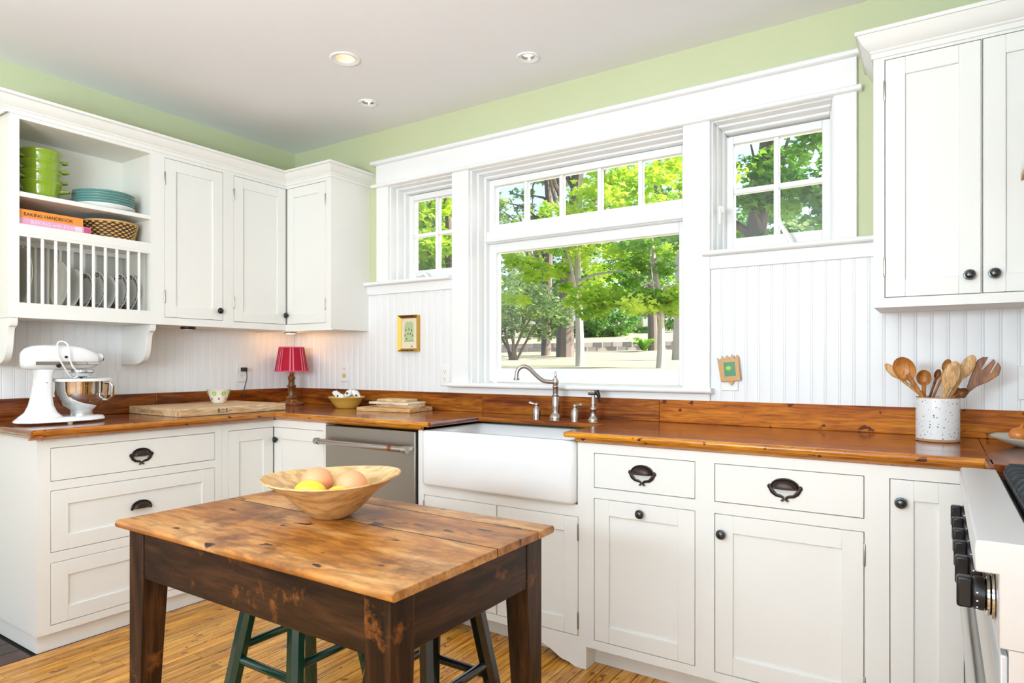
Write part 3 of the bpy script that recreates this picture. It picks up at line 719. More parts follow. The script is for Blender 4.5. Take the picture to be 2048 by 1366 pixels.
# crown moulding along the left run, mitred at both corners
def crown(path, z0, z1, outs, label):
    """path of corner points (x,y) on the cabinet face; outs = (ox,oy) per point, the mitre direction for a unit projection"""
    prof = [(0, z0 - .02), (.006, z0 - .02), (.006, z0 - .004), (.011, z0), (.011, z0 + .005), (.02, z0 + .012), (.032, z0 + .026), (.040, z0 + .042), (.046, z1 - .012), (.052, z1 - .012), (.052, z1), (0, z1)]
    rings = [[(p[0] + o[0] * q, p[1] + o[1] * q, z) for q, z in prof] for p, o in zip(path, outs)]
    return trim(MB().loft(rings), label, bevel=0, mat=CAB)
crown([(LX, 1.129), (XU, 1.129), (XU, YU), (-2.894, YU), (-2.894, BY)], 2.258, 2.315, [(0, -1), (1, -1), (1, -1), (1, -1), (1, 0)], 'cream crown moulding')
# right wall cabinet
t = thing('wall_cabinet', 'large two-door cream wall cabinet above the utensil crock', 'cabinet', (-.187, YU - .004, 0), 0, 'cream wall cabinets')
carcass(t, 0, .90, 1.366, 2.235, .302, [(.033, .299, 1.398, 2.202), (.301, .567, 1.398, 2.202), (.60, .87, 1.398, 2.202)])
shaker(t, (.033, 0, 1.398), .267, .804, stile=.06, rail=.06, knob=(.235, .060), hinge='L'); shaker(t, (.301, 0, 1.398), .266, .804, stile=.06, rail=.06, knob=(.031, .060), hinge='R')
shaker(t, (.60, 0, 1.398), .27, .804, stile=.06, rail=.06, knob=(.031, .060))
crown([(-.187, BY), (-.187, YU - .004), (.713, YU - .004)], 2.231, 2.296, [(-1, 0), (-1, -1), (0, -1)], 'white crown moulding of the right wall cabinet')
# hood corner
t = thing('range_hood', 'white sloping range hood, its corner just inside the right edge', 'hood', (.45, 1.675, 1.64))
MB().prism([(-.278, .012), (-.278, .03), (-.19, .45), (-.05, .62), (.28, .62), (.28, .012)], 'y', -.41, .41).build('hood_shell', CAB, t, bevel=.003)
MB().box(-.277, .28, -.409, .409, 0, .0115).build('hood_liner', MAPLE2, t, smooth=False)
# under-cabinet puck lights
def puck(loc, lab, glow):
    t = thing('puck_light', lab, 'light', loc, 0, 'puck lights under the wall cabinets')
    MB().lathe([(.035, -.012), (.038, -.008), (.038, 0)], 24).build('housing', BRONZE if not glow else HINGE, t)
    MB().lathe([(.028, -.0135), (.028, -.0121)], 24).build('lens', CANGLOW if glow else PLASTW, t)
puck((-3.42, 2.0, ZB), 'dark puck light under the single-door wall cabinet', False); puck((-3.38, 2.64, ZB), 'glowing puck light under the corner wall cabinet', True)
l = bpy.data.lights.new('puck_lamp', 'POINT'); l.energy = 1.7; l.color = (1, .55, .2); l.shadow_soft_size = .03
lo = bpy.data.objects.new('puck_lamp', l); COL.objects.link(lo); lo.location = (-3.38, 2.64, ZB - .022)
#PART2
# ------------------------------------------------------------------ things on the plate rack cabinet
def plate_prof(r): return [(.001, .004), (r * .60, .004), (r * .68, .009), (r * .97, .017), (r, .0175), (r, .0155), (r * .70, .005), (r * .60, 0), (.001, 0)]
def rackplate(y, r, mat, lab, x=-3.43, yaw=0, tilt=.075, border=None, sx=1):
    t = thing('plate', lab, 'plate', (x, y, 1.4375), (0, 0, yaw), 'plates standing in the rack')
    M = Matrix.Rotation(-tilt, 4, 'X') @ Matrix.Translation((0, 0, r)) @ FRONT
    MB().lathe(plate_prof(r), 40, sx=sx).xf(M).build('dish', mat, t, ang=60)
    if border: MB().lathe([(r * .73, .0106), (r * .955, .0170), (r * .955, .0166), (r * .73, .0100)], 40, sx=sx, close=True).xf(Matrix.Translation((0, -.0008, 0)) @ M).build('printed_border', border, t)
rackplate(1.190, .078, WHITEGL, 'plain white plate at the far left end of the rack')
rackplate(1.240, .126, CREAMGL, 'largest cream platter in the plate rack', tilt=.04)
rackplate(1.393, .106, CREAMGL, 'cream oval serving dish in the plate rack', tilt=.05, sx=.85)
rackplate(1.445, .092, WHITEGL, 'plain white plate next to the oval dish in the rack', tilt=.1)
rackplate(1.4965, .086, WHITEGL, 'first brown-printed plate right of the plain white ones in the rack', border=TRANSFER)
rackplate(1.548, .092, WHITEGL, 'second brown-printed plate in the rack', border=TRANSFER)
rackplate(1.600, .086, WHITEGL, 'plain white plate between the brown-printed plates in the rack')
rackplate(1.6515, .092, WHITEGL, 'brown-printed plate second from the right end of the rack', border=TRANSFER)
rackplate(1.702, .094, WHITEGL, 'brown-printed plate at the right end of the rack', border=TRANSFER)
POTB = MB().lathe([(.001, 0), (.056, 0), (.062, .004), (.068, .03), (.0725, .055), (.074, .066), (.079, .080), (.0815, .086), (.080, .088), (.075, .080), (.070, .06), (.064, .02), (.052, .008), (.001, .007)], 36).mesh('pot_body', POT, ang=60)
POTH = MB().tube([(.068, -.016, .052), (.085, -.018, .056), (.100, -.011, .058), (.104, 0, .058), (.100, .011, .058), (.085, .018, .056), (.068, .016, .052)], .0065, 10).mesh('handle', POT)
for i, a in enumerate((1.25, 1.55, 1.35, 1.5)):
    t = thing('green_pot', ['lime green handled pot at the bottom of the stack', 'lime green handled pot second from the bottom of the stack', 'lime green handled pot third from the bottom of the stack', 'lime green handled pot on top of the stack'][i],
              'pot', (-3.435, 1.312, 1.9142 + .0462 * i), a - PI / 2 * 0, 'stacked lime green pots')
    link('pot_body', POTB, t); link('handle', POTH, t); link('handle', POTH, t, rot=(0, 0, PI))
for i in range(6):
    r = .134 - .001 * (i % 2)
    o = MB().lathe([(.001, .004), (r * .62, .004), (r * .72, .012), (r * .985, .024), (r, .0255), (r * .995, .022), (r * .74, .008), (r * .62, 0), (.001, 0)], 44).build('dinner_plate', TEAL if i else WHITEGL, None, (-3.432 + .002 * (i % 2), 1.578, 1.9142 + .0125 * i), ang=60)
    tag(o, ['white-bottomed dinner plate lowest in the teal stack', 'teal dinner plate second from the bottom of the stack', 'teal dinner plate third from the bottom of the stack', 'teal dinner plate third from the top of the stack', 'teal dinner plate just below the top one', 'teal dinner plate on top of the stack'][i], 'plate', 'stacked teal plates')
def book(lab, y0, y1, z0, z1, mat, x0=-3.52, xf=-3.30):
    t = thing('book', lab, 'book', (xf, (y0 + y1) / 2, z0), R90, 'cookbooks on the shelf'); L = (y1 - y0) / 2; h = z1 - z0; D = xf - x0
    MB().box(-L, L, 0, D, 0, .003).box(-L, L, 0, D, h - .003, h).box(-L, L, 0, .004, .003, h - .003).build('cover', mat, t)
    MB().box(-L + .003, L - .003, .004, D - .004, .003, h - .003).build('pages', PAGES, t, smooth=False)
    return t, h
t, h = book('pink-spined cookbook lying under the orange one', 1.177, 1.462, 1.7752, 1.8055, PINK)
text('BAKING with JULIA', .021, 'lettering', PINKINK, t, Matrix.Translation((-.01, -.0006, h / 2)) @ FRONT)
MB().box(.112, .142, -.001, 0, .002, h - .002).build('red_label', paint('cerise_label', '#c8547c', .5), t, smooth=False)
MB().box(.075, .105, -.001, 0, .004, h - .004).build('plum_spot', paint('plum_label', '#e9d5de', .5), t, smooth=False)
t, h = book('orange-spined cookbook lying on top of the pink one', 1.177, 1.428, 1.8058, 1.842, ORANGE)
text('BAKING HANDBOOK', .0215, 'lettering', INK, t, Matrix.Translation((-.012, -.0006, h * .42)) @ FRONT, xs=.92)
# woven basket
t = thing('woven_basket', 'low round brown and tan woven basket beside the cookbooks', 'basket', (-3.425, 1.598, 1.7752))
MB().lathe([(.001, 0), (.098, 0), (.104, .01), (.122, .082), (.118, .082), (.099, .012), (.094, .006), (.001, .006)], 40).build('liner', WICK2, t, ang=60)
b = MB(); NS = 44
for k in range(8):
    r = .1015 + .0023 * k; z = .008 + .0098 * k
    for i in range(NS):
        if (i + k) % 2: continue
        a0 = 2 * PI * (i - .62) / NS; a1 = 2 * PI * (i + .62) / NS
        b.tube([(math.cos(a) * rr, math.sin(a) * rr, z) for a, rr in ((a0, r - .001), ((a0 + a1) / 2, r + .0045), (a1, r - .001))], [.003, .0046, .003], 6)
tag(b.build('weave', WICK1, t), kind='stuff')
MB().tube([(.1215 * math.cos(2 * PI * i / 40), .1215 * math.sin(2 * PI * i / 40), .085) for i in range(41)], .005, 8).build('rim', WICK1, t)

# ------------------------------------------------------------------ stand mixer
t = thing('stand_mixer', 'white tilt-head stand mixer with a steel bowl on the left counter', 'mixer', (-3.255, 1.318, .9142), R90 + .03)
def oval(cx, hx, hy, z, n=28, pw=2.4):
    out = []
    for i in range(n):
        a = 2 * PI * i / n; c, s_ = math.cos(a), math.sin(a)
        out.append((cx + hx * math.copysign(abs(c) ** (2 / pw), c), hy * math.copysign(abs(s_) ** (2 / pw), s_), z))
    return out
MB().loft([oval(0, .168, .098, .007), oval(0, .175, .104, .010), oval(0, .174, .103, .017), oval(.002, .166, .094, .026), oval(.01, .12, .07, .029)]).build('base', WHITEP, t, ang=60)
cols = [(.012, -.172, .03, .085), (.03, -.155, -.002, .07), (.05, -.132, -.022, .056), (.08, -.118, -.036, .05), (.12, -.108, -.041, .047), (.17, -.1, -.042, .045), (.205, -.096, -.042, .046), (.236, -.10, -.03, .05)]
MB().loft([oval((a + c) / 2, (c - a) / 2, hw, z, 28, 3) for z, a, c, hw in cols]).build('column', WHITEP, t, ang=60)
head = []
for x, zb, zt, hw in ((-.150, .262, .290, .012), (-.146, .244, .312, .032), (-.135, .236, .326, .046), (-.115, .233, .337, .055), (-.08, .232, .343, .06), (-.02, .232, .344, .062), (.04, .233, .343, .062), (.075, .235, .338, .060), (.105, .238, .328, .053), (.13, .241, .316, .044), (.146, .25, .310, .034)):
    zc = (zb + zt) / 2; hz = (zt - zb) / 2; ring = []
    for i in range(28):
        a = 2 * PI * i / 28; c, s_ = math.cos(a), math.sin(a); p = 2.5
        ring.append((x, hw * math.copysign(abs(c) ** (2 / p), c), zc + hz * math.copysign(abs(s_) ** (2 / p), s_)))
    head.append(ring)
MB().loft(head).build('head', WHITEP, t, ang=60)
MB().lathe([(.020, 0), (.0185, .034)], 24).xf(Matrix.Translation((.135, 0, .289)) @ Matrix.Rotation(R90, 4, 'Y')).build('hub', WHITEP, t)
MB().lathe([(.0182, 0), (.018, .005), (.013, .006), (.001, .0052)], 24).xf(Matrix.Translation((.169, 0, .289)) @ Matrix.Rotation(R90, 4, 'Y')).build('hub_cap', CHROME, t)
bd = []
for x, hw in ((-.118, .0575), (-.06, .0633), (0, .0645), (.05, .0638), (.09, .0585), (.145, .040)): bd.append((x, hw))
b = MB(); vs = []
for x, hw in bd: vs += [(x, -hw - .0006, .256), (x, -hw - .0006, .270)]
b.add(vs, [(2 * i, 2 * i + 2, 2 * i + 3, 2 * i + 1) for i in range(len(bd) - 1)])
vs = [(x, -y - .002 if False else y + .004, z) for x, y, z in vs]; b.add(vs, [(2 * i, 2 * i + 1, 2 * i + 3, 2 * i + 2) for i in range(len(bd) - 1)])
band = b.build('trim_band', STEELD, t)
text('KitchenAid', .013, 'lettering', PLASTW, t, Matrix.Translation((.11, -.0575, .263)) @ Matrix.Rotation(math.atan2(.0185, .055), 4, 'Z') @ FRONT)
text('Ultra Power', .008, 'lettering', PLASTW, t, Matrix.Translation((.055, -.0655, .263)) @ FRONT)
MB().lathe([(.009, 0), (.0085, .008), (.001, .009)], 16).xf(Matrix.Translation((-.037, -.064, .252)) @ FRONT).build('speed_knob', BLACK, t)
MB().lathe([(.006, 0), (.005, .006), (.001, .0065)], 16).xf(Matrix.Translation((-.006, -.062, .290)) @ FRONT).build('lock_knob', BLACK, t)
MB().lathe([(.003, 0), (.003, .003), (.001, .0035)], 12).xf(Matrix.Translation((-.074, -.046, .18)) @ FRONT).build('screw', CHROME, t)
MB().lathe([(.048, .219), (.052, .222), (.052, .232), (.046, .236)], 32, (.085, 0, 0)).build('planetary_ring', CHROME, t)
MB().lathe([(.012, .196), (.036, .204), (.043, .218), (.043, .2195)], 32, (.085, 0, 0)).build('planetary', WHITEP, t)
MB().tube([(.075, -.02, .214), (.075, -.02, .12)], .0055, 10).build('beater_shaft', BLACK, t)
bowl = MB().lathe([(.001, .034), (.042, .034), (.044, .028), (.046, .028), (.046, .052), (.05, .056), (.078, .075), (.096, .105), (.104, .14), (.107, .178), (.111, .190), (.1135, .190), (.1125, .186), (.1085, .177), (.1055, .14), (.0975, .105), (.079, .074), (.05, .058), (.001, .056)], 48, (.086, 0, 0)).build('bowl', CHROME, t, ang=60)
MB().lathe([(.108, .181), (.1165, .182), (.1165, .193), (.109, .195)], 48, (.086, 0, 0), close=True).build('splash_ring', PLASTW, t)
a = -1.0; d = Vector((math.cos(a), math.sin(a), 0)); c = Vector((.086, 0, 0))
MB().tube([c + d * .105 + Vector((0, 0, .172)), c + d * .128 + Vector((0, 0, .174)), c + d * .140 + Vector((0, 0, .160)), c + d * .138 + Vector((0, 0, .115)), c + d * .120 + Vector((0, 0, .096)), c + d * .097 + Vector((0, 0, .100))], .0055, 10, 1.8).build('bowl_handle', CHROME, bowl)
MB().tube(smooth([(.02, -.05, .20), (-.01, -.066, .235), (-.03, -.07, .27), (-.043, -.072, .30), (-.042, -.066, .33), (-.03, -.045, .353), (-.012, -.045, .358), (0, -.062, .345), (.002, -.072, .31), (.003, -.073, .285), (.015, -.072, .25), (.035, -.07, .225), (.042, -.06, .205), (.03, -.05, .198)]), .0035, 8).build('power_cord', PLASTW, t)
MB().lathe([(.01, 0), (.01, .008)], 12, (.0, -.085, 0)).build('rubber_foot', IVORY, t)

# ------------------------------------------------------------------ chopping block and flower bowl
t = thing('butcher_block', 'thick pale maple butcher block lying near the corner', 'cutting board', (-3.315, 2.055, .9142))
MB().box(-.225, .252, -.305, .305, 0, .0385).build('block', MAPLE, t, bevel=.004)
MB().box(-.11, .10, -.3055, -.300, .010, .028).build('finger_groove', MAPLE2, t, bevel=.002)
Mx = Matrix(((0, 0, 1, .2525), (1, 0, 0, 0), (0, 1, 0, .020), (0, 0, 0, 1)))
for sx_, sz, st in ((-.10, .03, 'B'), (-.058, .03, 'S')): text(st, sz, 'lettering', INK, t, Mx @ Matrix.Translation((sx_, 0, 0)) @ Matrix.Shear('XZ', 4, (0, 0)) )
text('oo', .017, 'lettering', INK, t, Mx @ Matrix.Translation((-.079, .007, 0))); text('locks', .009, 'lettering', INK, t, Mx @ Matrix.Translation((-.079, -.007, 0)))
MB().box(.2524, .2529, -.042, -.03, .0185, .0205).build('logo_dash', INK, t, smooth=False)
t = thing('flower_bowl', 'white bowl with green and red flowers standing on the butcher block', 'bowl', (-3.372, 2.150, .953))
MB().lathe([(.001, 0), (.030, 0), (.034, .003), (.042, .02), (.053, .05), (.061, .076), (.0625, .077), (.0595, .076), (.05, .05), (.038, .02), (.028, .008), (.001, .008)], 40).build('bowl', FLOWERB, t, ang=60)
def wallpt(a, z, off=.0006):
    prof = [(.034, .003), (.042, .02), (.053, .05), (.0617, .077)]
    for (r0, z0), (r1, z1) in zip(prof, prof[1:]):
        if z <= z1: r = r0 + (r1 - r0) * (z - z0) / (z1 - z0); break
    return Vector(((r + off) * math.cos(a), (r + off) * math.sin(a), z))
def petals(a0, z, n, rad, size, b):
    for k in range(n):
        th = 2 * PI * k / n + .3; p = wallpt(a0 + math.cos(th) * rad / .055, z + math.sin(th) * rad)
        M = Matrix.Translation(p) @ Matrix.Rotation(a0, 4, 'Z') @ Matrix.Rotation(-.35, 4, 'Y')
        q = MB().ball((0, 0, 0), .0012, size, size, 8, 6).xf(M); b.add(q.v, q.f)
b = MB(); b2 = MB()
for k in range(7):
    a0 = -1.0 + 2 * PI * k / 7; petals(a0, .056, 6, .0085, .0055, b); petals(a0 + .45, .026, 4, .004, .003, b2)
tag(b.build('green_flowers', FLG, t), kind='stuff'); tag(b2.build('red_flowers', FLR, t), kind='stuff')

# ------------------------------------------------------------------ table lamp
t = thing('table_lamp', 'turned wooden table lamp with a red striped shade in the corner', 'lamp', (-3.412, 2.672, .9142))
MB().lathe([(.001, 0), (.078, 0), (.080, .008), (.070, .016), (.040, .024), (.034, .034)], 32).build('base', LAMPW, t, ang=50)
MB().lathe([(.030, .034), (.032, .046), (.024, .052), (.020, .060), (.023, .085), (.022, .105), (.028, .115), (.027, .122), (.020, .127), (.0185, .155), (.024, .166), (.023, .172), (.014, .185), (.012, .195)], 28).build('stem', LAMPW, t, ang=40)
MB().lathe([(.012, .195), (.012, .222), (.006, .226), (.004, .35)], 16).build('socket', BRASS, t)
sh = MB().lathe([(.101, .212), (.076, .362), (.0745, .362), (.0995, .212)], 48, close=True).build('lamp_shade', SHADE, t)
MB().lathe([(.1018, .208), (.1012, .216), (.099, .216), (.0995, .208)], 48, close=True).build('lower_trim', PINKTRIM, sh); MB().lathe([(.0772, .357), (.0762, .364), (.074, .364), (.0745, .357)], 48, close=True).build('upper_trim', PINKTRIM, sh)
MB().tube([(0, 0, .350), (.04, .0, .352), (.0755, 0, .354)], .0015, 6).build('spider', BRASS, t)
MB().tube([(-.06, -.02, .006), (-.10, -.05, .02), (-.11, -.12, .035), (-.10, -.22, .004)], .0025, 6).build('lamp_cord', BRONZE, t)
# ------------------------------------------------------------------ mustard bowl of wrapped packets, small boards
t = thing('mustard_bowl', 'round mustard yellow bowl in front of the backsplash', 'bowl', (-2.905, 2.665, .9142))
MB().lathe([(.001, 0), (.060, 0), (.064, .004), (.085, .032), (.104, .060), (.108, .062), (.106, .066), (.101, .064), (.08, .03), (.055, .008), (.001, .008)], 40).build('bowl', YELLOWG, t, ang=60)
def packet(loc, r, rot, lab):
    rnd = random.Random(int(r * 1e5) + len(lab)); b = MB().ball((0, 0, 0), r, r * .6, r * .5, 12, 8)
    b.v = [tuple(c * (1 + rnd.uniform(-.24, .24)) for c in v) for v in b.v]
    o = b.build('wrapped_packet', CLOTHW, None, loc, rot, ang=20); tag(o, lab, 'packet', 'white wrapped packets in the mustard bowl')
    q = MB().ball((r * .2, -r * .5, r * .15), r * .22, r * .12, r * .2, 8, 6); q.build('dark_print', NAVY, o)
bx, by, bz = -2.905, 2.665, .9142
packet((bx - .068, by - .01, bz + .074), .035, (.2, .7, .3), 'crumpled white packet at the left of the mustard bowl')
packet((bx - .020, by - .036, bz + .068), .034, (.1, .1, -.2), 'crumpled white packet in the middle of the mustard bowl')
packet((bx + .028, by - .012, bz + .084), .036, (.3, -.6, .1), 'crumpled white packet standing tallest in the mustard bowl')
packet((bx + .074, by + .005, bz + .080), .033, (.2, .9, .4), 'crumpled white packet at the right rim of the mustard bowl')
def board(lab, loc, L, Wd, th, rz, mat, handle=None):
    o = MB().prism(rrect(L / 2, Wd / 2, .012 if not handle else handle), 'z', 0, th).build('cutting_board', mat, None, loc, (0, 0, rz), bevel=.003)
    return tag(o, lab, 'cutting board', 'small cutting boards stacked on the counter')
board('largest wooden cutting board, at the bottom of the small stack', (-2.515, 2.655, .9142), .36, .225, .021, .12, BOARD1)
board('round-ended paddle cutting board second from the bottom of the stack', (-2.48, 2.665, .9354), .29, .15, .016, -.06, BOARD1, .05)
board('thin bleached cutting board second from the top of the stack', (-2.51, 2.67, .9516), .285, .16, .012, .05, BOARD2)
board('smallest pale cutting board on top of the stack', (-2.52, 2.68, .9638), .20, .12, .014, .1, BOARD1)

# ------------------------------------------------------------------ faucet set
t = thing('kitchen_faucet', 'brushed nickel gooseneck faucet behind the sink', 'faucet', (-1.525, 2.705, .9142))
MB().lathe([(.001, 0), (.030, 0), (.031, .006), (.026, .016), (.018, .024), (.0165, .030), (.020, .05), (.0195, .07), (.0155, .098), (.0145, .104), (.0165, .106), (.0165, .110), (.013, .112), (.0125, .146), (.016, .149), (.016, .153), (.012, .157), (.0155, .168), (.0165, .178), (.013, .185), (.012, .19)], 24).build('column', NICKEL, t, ang=50)
MB().lathe([(.009, .182), (.007, .188), (.004, .192), (.0055, .20), (.0055, .212), (.003, .222), (.001, .224)], 16).build('finial', NICKEL, t)
dx, dy = -.80, -.60
pts = [(0, .174), (.03, .174), (.055, .178), (.075, .190), (.10, .212), (.122, .234), (.142, .246), (.16, .246), (.176, .236), (.184, .218), (.186, .196)]
MB().tube(smooth([(dx * q, dy * q, z) for q, z in pts]), .0098, 14).build('spout', NICKEL, t)
MB().lathe([(.010, 0), (.0155, .002), (.0155, .006), (.012, .009), (.0115, .016)], 18, (dx * .186, dy * .186, .182)).build('aerator', NICKEL, t)
def lever(x, s, lab):
    t = thing('tap_handle', lab, 'tap', (x, 2.705, .9142), 0, 'lever taps beside the faucet')
    MB().lathe([(.001, 0), (.0205, 0), (.0205, .004), (.0215, .022), (.018, .040), (.010, .052), (.009, .056)], 20).build('bell', NICKEL, t, ang=50)
    MB().ball((0, 0, .062), .0105, n=14, m=8).build('hub', NICKEL, t)
    MB().tube([(s * .006, 0, .064), (s * .018, -.002, .065), (s * .034, -.005, .069), (s * .040, -.006, .070)], [.0055, .006, .0095, .004], 12).build('lever', NICKEL, t)
lever(-1.631, -1, 'brushed nickel lever tap left of the faucet'); lever(-1.421, 1, 'brushed nickel lever tap right of the faucet')
t = thing('side_sprayer', 'brushed nickel side sprayer with a black trigger', 'sprayer', (-1.327, 2.705, .9142))
MB().lathe([(.001, 0), (.025, 0), (.025, .006), (.018, .014), (.013, .02), (.0125, .045), (.0165, .049), (.0165, .054), (.012, .06), (.009, .068), (.012, .075), (.009, .082), (.008, .115)], 20).build('stem', NICKEL, t, ang=50)
MB().tube([(-.022, 0, .128), (.012, 0, .128)], .0125, 16).build('spray_head', NICKEL, t)
MB().tube([(.010, 0, .128), (.020, 0, .130), (.026, 0, .118), (.030, 0, .098), (.033, 0, .082)], [.011, .0135, .009, .007, .004], 12).build('trigger', BLACK, t)

# ------------------------------------------------------------------ outlets, plug, pictures
def outlet(loc, rz, lab, blank=False, night=False):
    t = thing('wall_outlet', lab, 'outlet', loc, rz, 'wall outlets above the counter')
    MB().box(-.035, .035, -.006, 0, -.058, .058).build('cover_plate', PLASTW, t, bevel=.003)
    if not blank:
        for s in (-1, 1):
            k = MB().prism(rrect(.017, .0145, .008), 'z', .006, .0075).xf(Matrix.Translation((0, 0, s * .02)) @ FRONT).build('socket', IVORY if (night and s < 0) else PLASTW, t)
            for q in (-1, 1): MB().box(q * .006 - .001, q * .006 + .001, -.0079, -.007, s * .02, s * .02 + .008).build('slot', INK, k, smooth=False)
            MB().box(-.002, .002, -.0079, -.007, s * .02 - .009, s * .02 - .005).build('slot', INK, k, smooth=False)
    return t
outlet((LX + .0116, 2.43, 1.118), R90, 'white wall outlet with a black plug in it')
outlet((-3.10, BY - .0116, 1.118), 0, 'white wall outlet right of the red lamp', night=True)
outlet((-2.297, BY - .0116, 1.108), 0, 'white wall outlet left of the big window sill')
outlet((-.744, BY - .0116, 1.118), 0, 'white wall plate behind the crown-shaped brass frame', blank=True)
t = outlet((.262, BY - .0116, 1.11), 0, 'white switch plate at the right edge behind the onions', blank=True)
MB().box(-.005, .005, -.014, -.006, -.012, .012).build('toggle', PLASTW, t, bevel=.002)
t = thing('power_plug', 'black plug and cord hanging from the wall outlet', 'plug', (LX + .0200, 2.433, 1.138), R90)
MB().box(-.012, .016, -.030, 0, -.012, .012).build('plug_body', BLACK, t, bevel=.003)
MB().tube(smooth([(.012, -.024, -.01), (.014, -.026, -.05), (.002, -.024, -.10), (-.010, -.026, -.15), (-.004, -.03, -.20), (.03, -.04, -.216)]), .003, 8).build('cord', BLACK, t)
t = thing('gold_picture_frame', 'small gilt frame with a pale green print on the beadboard', 'picture', (-2.556, BY - .0116, 1.348))
b = MB(); fw, fh, wd = .075, .104, .017
def mframe(hw, hh, wd, y0, y1):
    o = [(-hw, -hh), (hw, -hh), (hw, hh), (-hw, hh)]; n = [(-hw + wd, -hh + wd), (hw - wd, -hh + wd), (hw - wd, hh - wd), (-hw + wd, hh - wd)]
    vs = [(x, 0, z) for x, z in o] + [(x, y0, z) for x, z in o] + [(x, y1, z) for x, z in n] + [(x, 0, z) for x, z in n]
    fs = []
    for j in range(3):
        for i in range(4): fs.append((j * 4 + i, j * 4 + (i + 1) % 4, (j + 1) * 4 + (i + 1) % 4, (j + 1) * 4 + i))
    return vs, fs
b.add(*mframe(fw, fh, wd, -.030, -.014)); fr = b.build('frame', GOLD, t, smooth=False)
b = MB()
for s in (-1, 1):
    for k in range(7): b.box(-.045 + k * .0135, -.037 + k * .0135, -.027, -.024, s * (fh - .007) - .002, s * (fh - .007) + .002)
tag(b.build('bead_pattern', BRONZE, fr), kind='stuff')
MB().box(-fw + .015, fw - .015, -.012, -.010, -fh + .015, fh - .015).build('print', CREAMP, t, smooth=False)
b = MB().prism([(-.035, -.045), (.035, -.045), (.035, .045), (.025, .065), (.010, .070), (0, .064), (-.012, .070), (-.028, .060), (-.035, .040)], 'y', -.0126, -.012); b.build('foliage_print', LGREEN, t, smooth=False)
b = MB()
for x, z in ((-.025, .02), (0, .025), (.02, .018), (-.03, -.01), (-.008, -.002), (.012, -.002), (.028, -.012), (-.018, -.03), (.022, -.074)): b.prism([(x - .005, z - .006), (x + .005, z - .006), (x + .001, z + .009)], 'y', -.0131, -.0126)
b.box(-.037, .037, -.0131, -.0126, -.046, -.043); tag(b.build('bird_print', DGREEN, t, smooth=False), kind='stuff')
t = thing('crown_frame', 'tilted brass crown-topped frame with a tiny green picture', 'picture', (-.742, BY - .018, 1.152), (0, -.10, 0))
MB().prism([(-.040, -.052), (.042, -.052), (.042, .050), (.036, .058), (.026, .042), (.016, .062), (.004, .042), (-.006, .060), (-.016, .040), (-.026, .060), (-.034, .038), (-.047, .054)], 'y', -.012, -.009).build('crown_plate', BRASS, t, bevel=.001)
MB().box(-.022, .024, -.0135, -.0121, -.030, .030).build('picture', EMER, t, smooth=False)
MB().ball((-.003, -.0138, .004), .011, .0008, .010, 14, 6).build('chartreuse_spot', CHART, t)
MB().prism([(-.012, -.052), (.014, -.052), (.002, -.070)], 'y', -.013, -.010).build('drop', BRASS, t)

# ------------------------------------------------------------------ utensil crock
t = thing('utensil_crock', 'white stoneware crock speckled with black', 'crock', (-.004, 2.640, .9142))
MB().lathe([(.001, 0), (.060, 0), (.063, .006), (.0635, .012), (.0635, .143), (.0625, .148), (.0585, .148), (.057, .14), (.057, .012), (.001, .010)], 48).build('body', CROCK, t, ang=60)
MB().lathe([(.0600, .0), (.0642, .002), (.0645, .009), (.0630, .010)], 48, close=True).build('foot_ring', CLAY, t)
MB().lathe([(.0622, .1478), (.0638, .146), (.0635, .1485), (.060, .1495), (.0582, .148)], 48, close=True).build('rim', CLAY, t)
def utensil(lab, hd, base, rw, rl, mat, dy, hw=.006, name='wooden_spoon', poly=None, flat=False, hr=None, th=1):
    """head centre and handle base in px offsets of the crock mouth (right, up)"""
    K = .00171; hx, hz = (hd[0] - 1875) * K, (797 - hd[1]) * K + .1485; bx, bz = (base[0] - 1875) * K, .1485
    v = Vector((hx - bx, 0, hz - bz)); L = v.length; v.normalize()
    lowx = bx - v.x / max(v.z, .3) * .12; lim = math.sqrt(.045 ** 2 - dy * dy); lowx = max(-lim, min(lim, lowx))
    lim = math.sqrt(.048 ** 2 - dy * dy); bx = max(-lim, min(lim, bx))
    t = thing(name, lab, 'utensil', (-.004, 2.640 + dy, .926), 0, 'wooden utensils in the crock')
    oz = -.0118
    ang = math.atan2(v.x, v.z)
    e = Vector((hx, 0, hz + oz)) - v * rl * .8
    MB().tube([(lowx, 0, .001), (bx, 0, bz + oz), tuple((Vector((bx, 0, bz + oz)) + e) / 2), tuple(e), tuple(e + v * rl * .3)], [hw * .8, hw, hw, hw * 1.15, hw * .9], 10).build('handle', mat, t)
    M = Matrix.Translation((hx, -.002, hz + oz)) @ Matrix.Rotation(ang, 4, 'Y')
    if flat: q = MB().ball((0, 0, 0), rw, .006, rl, 22, 10).xf(M)
    else: q = MB().lathe([(.001, -.010), (.5, -.008), (.86, -.002), (1, .004), (.97, .006), (.82, .001), (.45, -.005), (.001, -.0065)], 28).xf(M @ FRONT @ Matrix.Diagonal((rw, rl, 1, 1)))
    q.build('head', mat, t, ang=60)
utensil('pale wooden spatula leaning furthest left in the crock', (1797, 746), (1842, 797), .014, .034, SPOON2, .022, .0055, 'wooden_spatula', flat=True)
utensil('large round olive-wood spoon at the left of the crock', (1819, 741), (1846, 797), .033, .042, SPOON1, -.022, .0075)
utensil('round golden wooden spoon with a turned neck in the crock', (1852, 759), (1852, 797), .0225, .027, SPOON1, .005, .0065)
utensil('small brown spoon at the back middle of the crock', (1875, 752), (1862, 797), .010, .018, SPOON3, .036, .004)
utensil('long thin-handled spoon with an oval bowl in the crock', (1890, 734), (1868, 797), .013, .022, SPOON1, .018, .004)
